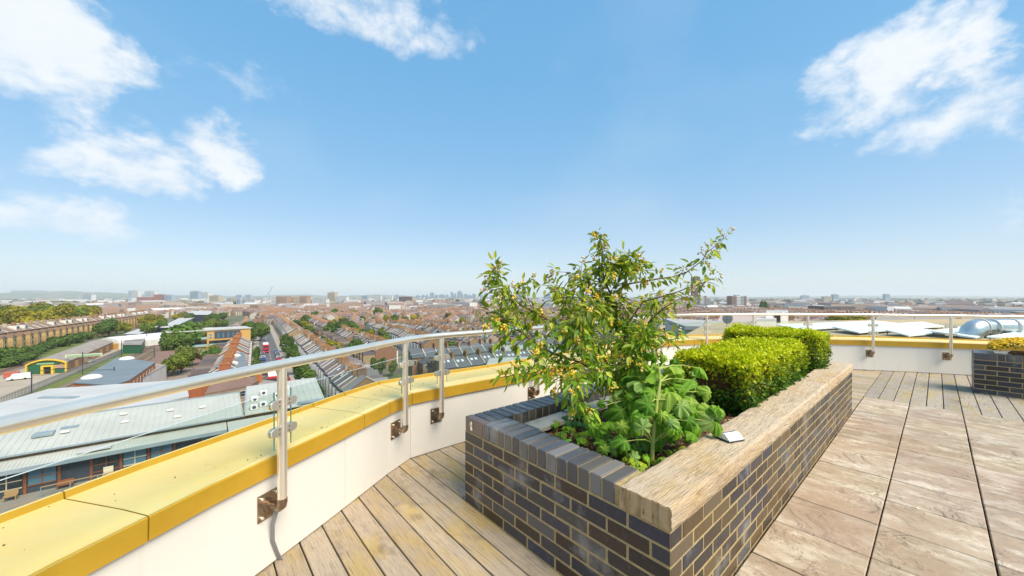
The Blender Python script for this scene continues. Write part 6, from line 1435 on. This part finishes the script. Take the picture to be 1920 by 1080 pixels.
# duct
dk = thing('ventilation_duct', 'large round silver ventilation duct with elbow on the factory roof', 'duct', P(1830, 634, RZ)); o0 = dk.location; yd = o0.y
m_ = MB(); cx0 = PD(1815, 620, yd) - o0; r_ = .86
pts = [Vector((cx0.x - .15, 0, -.0)), Vector((cx0.x - .13, 0, .45))]; pts = [Vector((-.55, 0, 0)), Vector((-.52, 0, .35)), Vector((-.35, 0, .72)), Vector((.0, .05, .95)), Vector((.5, .1, 1.05))]
m_.tube(pts, [.80, .82, .84, .84, .80], 24, 0, cap=True); m_.build('elbow', 'duct_metal', dk)
m_ = MB(); m_.tube([Vector((.5, .1, 1.05)), Vector((1.0, .12, 1.05)), Vector((1.5, .15, 1.08))], [.80, .72, .72], 24); m_.tube([Vector((1.5, .15, 1.08)), Vector((1.55, .15, 1.08)), Vector((7.5, .6, 1.08))], [.72, .84, .84], 28); m_.build('straight_duct', 'duct_metal', dk)
m_ = MB()
for x in (.45, 1.5, 3.5, 5.5): m_.tube([Vector((x, .12, 1.07)), Vector((x + .08, .13, 1.07))], .885, 28)
m_.build('flange', 'duct_flange', dk); m_ = MB()
for x in (1.2, 3.2, 5.2): m_.bar((x, .1, -.05), (x, .1, .4), .9, .1)
m_.build('bracket', 'fence_grey', dk)
# dish on a pole
dp = P(1363, 618, RZ); t = thing('satellite_dish', 'round dark grey dish on a thin pole standing on the neighbouring roof', 'dish', dp); m_ = MB(); s_ = dp.y / F; m_.tube([(0, 0, 0), (0, 0, 62 * s_)], .035, 8); m_.build('pole', 'fence_grey', t); m_ = MB(); m_.tube([(0, -.12, 21 * s_), (0, -.02, 21 * s_)], [10 * s_, 9 * s_], 24); m_.build('dish', 'dish_grey', t); m_ = MB(); m_.bar((0, -.2, 11 * s_), (0, -.2, 31 * s_), .03, .03); m_.bar((-10 * s_, -.2, 21 * s_), (10 * s_, -.2, 21 * s_), .03, .03); m_.build('brace', 'fence_grey', t)
# plant rooms and low houses on and beyond that roof
for nm, lb, pp_, zb, zt, wm, rm, nw in [('plant_room', 'white rooftop plant room left of the railing post on the gravel roof', [(1418, 612), (1455, 612), (1456, 607), (1420, 607)], RZ, RZ + 1.0, 'white_paint', 'pale_roof', 0),
        ('plant_room', 'tall white rooftop box with a grey door on the gravel roof', [(1436, 609), (1478, 609), (1478, 604), (1438, 604)], RZ, RZ + 1.9, 'white_paint', 'pale_roof', 1)]:
    q = [P(x, y, zb) for x, y in pp_]; t, c = poly_building(nm, lb, q, zb, zt, wm, rm, 'plant room')
    if nw: add_windows(t, c, q[0], q[1], [zb + .9], 1, .8, 1.0, ('fence_grey', 'dark_void'), 'door', bars=False)
for k, (x0, x1) in enumerate([(1640, 1712), (1712, 1790), (1345, 1440), (1800, 1850)]):
    q = [P(x0, 611, -12), P(x1, 611, -12), P(x1 + 8, 602.5, -12), P(x0 + 12, 602.5, -12)]; c = ctr(q); t = thing('low_office', ['low brown-roofed building with white window band, left of the pair behind the roof sheets', 'low brown-roofed building with white window band, right of the pair behind the roof sheets', 'low pinkish-roofed building behind the round dish', 'low brown building behind the duct elbow'][k], 'building', (c.x, c.y, GZ))
    z = -9.3 - GZ; v = [w_ - Vector((c.x, c.y, 0)) for w_ in q]; m_ = MB(); m_.prism([(w_.x, w_.y) for w_ in v], 0, z - .6); m_.build('wall', 'brown_brick', t)
    m_ = MB(); mid1, mid2 = (v[0] + v[3]) / 2, (v[1] + v[2]) / 2; tz = lambda w_, h_: Vector((w_.x, w_.y, h_)); m_.poly([tz(v[0], z - .6), tz(v[1], z - .6), tz(mid2, z + 1.6), tz(mid1, z + 1.6)]); m_.poly([tz(v[2], z - .6), tz(v[3], z - .6), tz(mid1, z + 1.6), tz(mid2, z + 1.6)]); m_.poly([tz(v[0], z - .6), tz(mid1, z + 1.6), tz(v[3], z - .6)]); m_.poly([tz(v[1], z - .6), tz(v[2], z - .6), tz(mid2, z + 1.6)]); m_.build('roof', 'grey_roof' if k != 2 else 'pinkish_roof', t)
    m_ = MB(); a_, b2 = v[0], v[1]; d_ = (b2 - a_).normalized(); m_.bar(tz(a_ - Vector((0, .2, 0)), z - .75), tz(b2 - Vector((0, .2, 0)), z - .75), .3, .35); m_.build('fascia', 'white_paint', t); add_windows(t, c, q[0], q[1], [-10.9], 3, 1.6, .9, bars=False)

# ------------------------------------------------------------ towers and far blocks: (x0, x1, top row, base row, material, depth, label)
def tower(x0, x1, yt, yb, wm, label, side=None, cat='tower block', name='tower_block', wins=True, depth=16, stripe=None, group=None):
    D = F * (H - GZ) / (yb - HY); z1 = H - (yt - HY) / F * D; xa, xb = (x0 - 960) / F * D, (x1 - 960) / F * D; W_ = xb - xa; t = thing(name, label, cat, (xa, D, GZ), 0, group); h_ = z1 - GZ
    m_ = MB(); m_.prism([(0, 0), (W_, 0), (W_, depth), (0, depth)], 0, h_ - .5); m_.build('wall', wm, t); m_ = MB(); m_.prism([(-.3, -.3), (W_ + .3, -.3), (W_ + .3, depth + .3), (-.3, depth + .3)], h_ - .498, h_ + .1, bottom=True); m_.box((W_ * .5, depth * .5, h_ + 1.3), (W_ * .3, depth * .4, 2.4), 0); m_.build('roof', 'tower_roof', t)
    if stripe:
        for u0, u1, sm_ in stripe: m_ = MB(); m_.box((W_ * (u0 + u1) / 2, -.15, h_ * .5), (W_ * (u1 - u0), .3, h_ - .6), 0); m_.build('facade_strip', sm_, t)
    if wins:
        nf = min(30, max(2, int(h_ / 3.0)))
        for k in range(nf):
            z = 1.6 + k * 3.0
            if z > h_ - 1.4: break
            if z < h_ * .35 and h_ > 20: continue
            m_ = MB(); m_.box((W_ * .5, -.34, z), (W_ * .93, .1, 1.3), 0); nn = max(2, int(W_ / 3.6))
            for j in range(nn + 1): m_.box((W_ * .035 + W_ * .93 * j / nn, -.40, z), (W_ / nn * .32, .1, 1.34), 1)
            m_.build('window_band', [wins if isinstance(wins, str) else 'tower_window', wm], t)
    return t
tw = [(508, 538, 555.5, 578.5, 'tower_a', 'brown brick tower block with pale balcony bands, left of the pair near the crane', [(0, .32, 'tower_b')]), (549, 575, 555, 578, 'tower_a', 'brown brick tower block, right of the pair near the crane', [(0, .5, 'tower_e')]), (537, 550, 559, 578, 'tower_e', 'pale slab block standing between the two brown towers', None),
      (614, 628, 548, 573, 'tower_e', 'tall cream tower block right of the brown pair', None), (629, 650, 556, 573, 'tower_b', 'white slab block behind the tall cream tower', None), (585, 612, 560, 574, 'tower_b', 'wide white block left of the tall cream tower', None),
      (678, 689, 554, 566, 'tower_d', 'small blue-grey tower left of centre', None), (702, 714, 554, 567, 'tower_b', 'small white tower left of the red-brown block', None), (725, 735, 554.5, 566, 'tower_b', 'small pale tower just left of the red-brown block', None),
      (748, 770, 556, 574, 'tower_c', 'broad red-brown brick tower block standing alone', None),
      (240, 259, 545, 566, 'tower_b', 'white tower with blue side, left of the red blocks', [(0, .35, 'tower_d')]), (271, 290, 546, 566, 'tower_b', 'white tower between the two red blocks', [(0, .6, 'tower_d')]), (288, 308, 552, 567, 'tower_f', 'red brick block right of the white tower', None), (306, 322, 553, 567, 'tower_d', 'grey-blue block beside the red brick block', None), (256, 284, 557, 567, 'tower_f', 'low wide red block in front of the white tower', None),
      (356, 372, 546, 567, 'tower_d', 'blue-white tower, left of the pair in front of the pale sky', None), (375, 391, 548, 566, 'tower_b', 'white tower, right of the pair in front of the pale sky', [(0, .3, 'tower_d')]), (392, 410, 554, 571, 'tower_e', 'stepped beige block right of the white tower pair', None),
      (443, 462, 560, 579, 'tower_d', 'blue-grey apartment block with white grid, left half', [(.4, .6, 'tower_b')]), (460, 478, 562, 580, 'tower_b', 'white apartment block with dark openings, right half', None), (442, 452, 553, 563, 'tower_d', 'small far tower behind the blue-grey apartment block, left', None), (459, 470, 553, 563, 'tower_d', 'small far tower behind the blue-grey apartment block, right', None),
      (148, 172, 552, 567, 'tower_b', 'white building with teal glass front on the left skyline', [(.3, .95, 'glass_tower')]),
      (1303, 1313, 519, 580, 'tower_c', 'tall slim dark brown tower seen through the planter tree', None), (1301, 1325, 555, 580, 'tower_b', 'white and brown tower block at the foot of the slim dark tower', [(0, .25, 'tower_c'), (.8, 1, 'tower_c')]),
      (1372, 1400, 555, 580, 'tower_c2', 'brown tower block with white central strip right of the planter tree', [(.33, .62, 'tower_b'), (.66, .8, 'tower_d')]),
      (1563, 1573, 552, 565, 'tower_d', 'small pale tower on the right skyline', None), (1660, 1669, 551.5, 564, 'tower_d', 'small blue tower further right on the skyline', None), (1504, 1518, 554, 563, 'tower_d', 'faint cluster of towers on the skyline beside the far crane', None), (1545, 1560, 556, 565, 'tower_e', 'low cream tower left of the small pale tower', None),
      (968, 980, 546, 564, 'tower_d', 'blue-grey tower left of the planter tree top', None), (1020, 1032, 552, 566, 'tower_d', 'pale blue tower behind the planter tree', None), (1086, 1100, 553, 568, 'tower_d', 'grey tower behind the middle of the planter tree', None)]
for x0, x1, yt, yb, wm, lb, st_ in tw: tower(x0, x1, yt, yb, wm, lb, stripe=st_, depth=18)
for x0, x1, yt, yb, wm, lb, dpt in [(1545, 1650, 574, 591, 'far_brown', 'long low dark brown building beyond the bushes on the right', 30), (1516, 1548, 573, 586, 'tower_e', 'cream block with window grid left of the dark brown building', 14), (1650, 1710, 577, 590, 'far_sand', 'sandy apartment building with dark openings, left of the row on the right', 16), (1706, 1768, 575, 589, 'far_sand2', 'sandy apartment building with arched openings, middle of the row on the right', 16), (1768, 1800, 576, 589, 'far_brown2', 'brown apartment building ending the row on the right', 16),
        (800, 855, 571, 584, 'tower_e2', 'long pale school-like building in the middle distance left of the planter tree', 20), (1290, 1345, 576, 584, 'tower_b', 'long white shed with ribbed front below the slim dark tower', 20), (1380, 1480, 580.5, 590, 'pinkish_roof', 'long pale pinkish warehouse right of the dish', 25), (575, 640, 578, 584.5, 'stock_brick', 'brown mansion block below the pale towers', 14)]:
    tower(x0, x1, yt, yb, wm, lb, cat='building', name='long_building', depth=dpt)
tower(20, 66, 544.5, 560, 'stadium_grey', 'wide stadium bowl on the hill at the far left of the skyline', cat='stadium', name='stadium', wins=False, depth=120)
# the distant financial district, haze blue put into the tower colour
rs = random.Random(9); items = [(845, 849, 548), (857, 866, 545), (866, 868, 552), (852, 855, 551), (806, 813, 549.5), (822, 834, 553), (836, 840, 553), (870, 876, 552), (885, 892, 552), (908, 913, 550), (926, 934, 549), (790, 796, 554), (798, 802, 553.5), (741, 745, 553), (900, 906, 554), (944, 950, 552), (876, 884, 554), (815, 820, 553.5), (848, 852, 553), (918, 924, 554), (1230, 1236, 552.5), (952, 958, 553.5), (779, 786, 554.5)]
for k, (x0, x1, yt) in enumerate(items):
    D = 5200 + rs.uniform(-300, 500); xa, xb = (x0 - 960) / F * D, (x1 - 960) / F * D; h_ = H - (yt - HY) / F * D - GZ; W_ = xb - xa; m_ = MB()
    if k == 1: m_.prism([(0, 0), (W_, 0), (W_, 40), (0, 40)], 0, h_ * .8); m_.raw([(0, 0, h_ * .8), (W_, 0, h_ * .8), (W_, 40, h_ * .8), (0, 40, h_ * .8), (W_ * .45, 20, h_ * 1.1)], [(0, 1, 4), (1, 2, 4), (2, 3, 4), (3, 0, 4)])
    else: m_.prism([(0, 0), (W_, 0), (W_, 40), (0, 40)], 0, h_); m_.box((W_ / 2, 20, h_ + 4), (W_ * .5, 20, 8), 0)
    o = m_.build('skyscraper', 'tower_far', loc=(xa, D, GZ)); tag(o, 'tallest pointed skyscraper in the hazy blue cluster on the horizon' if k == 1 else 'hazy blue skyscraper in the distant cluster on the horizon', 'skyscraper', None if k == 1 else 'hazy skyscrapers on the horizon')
# cranes
for x, yt, yb, lb in ((505, 537, 577, 'tower crane with raised jib left of the brown towers'), (1508, 546, 566, 'distant tower crane on the right skyline')):
    D = F * 28 / (yb - HY); p = ((x - 960) / F * D, D, GZ); s_ = D / F; t = thing('tower_crane', lb, 'crane', p); m_ = MB(); hh = (yb - 552) * s_; m_.bar((0, 0, 0), (0, 0, hh), 1.2, 1.2); m_.build('mast', 'tower_d', t); m_ = MB(); m_.bar((-3 * s_, 0, hh), (6.5 * s_, 0, (yb - yt) * s_), .8, .8); m_.build('jib', 'tower_d', t); m_ = MB(); m_.box((-3 * s_, 0, hh), (2 * s_, 2, 2), 0); m_.build('counterweight', 'tower_d', t)
# hills
def hill(x0, x1, D, hs, dep=1500):
    m_ = MB(); n = 60; xs = [((x0 + (x1 - x0) * k / n) - 960) / F * D for k in range(n + 1)]; vv = []
    for k, x in enumerate(xs):
        e = math.sin(math.pi * k / n) ** .6; h_ = hs * e * (.75 + .2 * math.sin(k * .35) + .08 * math.sin(k * 1.3 + 1))
        vv += [(x, D - dep, GZ - 1), (x, D - dep * .4, GZ + h_ * .7), (x, D, GZ + h_), (x, D + dep, GZ - 1)]
    m_.raw(vv, [(k * 4 + j, (k + 1) * 4 + j, (k + 1) * 4 + j + 1, k * 4 + j + 1) for k in range(n) for j in range(3)], 0, (1, 1, 1), True); m_.build('hills', 'hill_green', kind='structure')
hill(-500, 460, 5200, 115); hill(350, 900, 7500, 75); hill(1100, 2600, 9000, 60)

# ------------------------------------------------------------ labels that single each repeat out
ORD = 'first second third fourth fifth sixth seventh eighth ninth tenth eleventh twelfth thirteenth fourteenth fifteenth sixteenth seventeenth eighteenth nineteenth'.split()
TENS = {2: 'twent', 3: 'thirt', 4: 'fort', 5: 'fift', 6: 'sixt', 7: 'sevent', 8: 'eight', 9: 'ninet'}
def ordinal(n):
    if n < 20: return ORD[n - 1]
    t, u = divmod(n, 10); return (TENS[t] + 'ieth') if u == 0 else TENS[t] + 'y-' + ORD[u - 1]
same = {}
for o in C.objects:
    if o.parent is None and o.get('label') and not o.get('kind'): same.setdefault(o['label'], []).append(o)
for lb, os_ in same.items():
    if len(os_) < 2: continue
    g_ = os_[0].get('group', ''); cat = os_[0].get('category', '')
    rowlike = cat in ('house', 'car', 'street lamp', 'mast') or 'street tree' in lb or 'along the railway' in lb
    xs = [o.location.x / max(o.location.y, .1) for o in os_]
    if rowlike: os_.sort(key=lambda o: o.location.length); end = ' from near end'
    else: os_.sort(key=lambda o: o.location.x / max(o.location.y, .1)); end = ' from left'
    for i, o in enumerate(os_):
        o['label'] = '%s%s, %s' % (ordinal(i + 1), end, lb)
        if len(o['label'].split()) > 16: o['label'] = '%s%s, %s' % (ordinal(i + 1), '' if len(lb.split()) > 14 else end.replace(' from', ' from'), lb.replace(' of the ', ' of ').replace('in the ', 'in ').replace('along the ', 'along '))

# ------------------------------------------------------------ the air
hz = MB(); hz.box((0, 10500, 70), (44400, 22200, 200), 0); o = hz.build('haze', 'haze'); tag(o, kind='stuff', label='thin pale haze lying over the whole city')
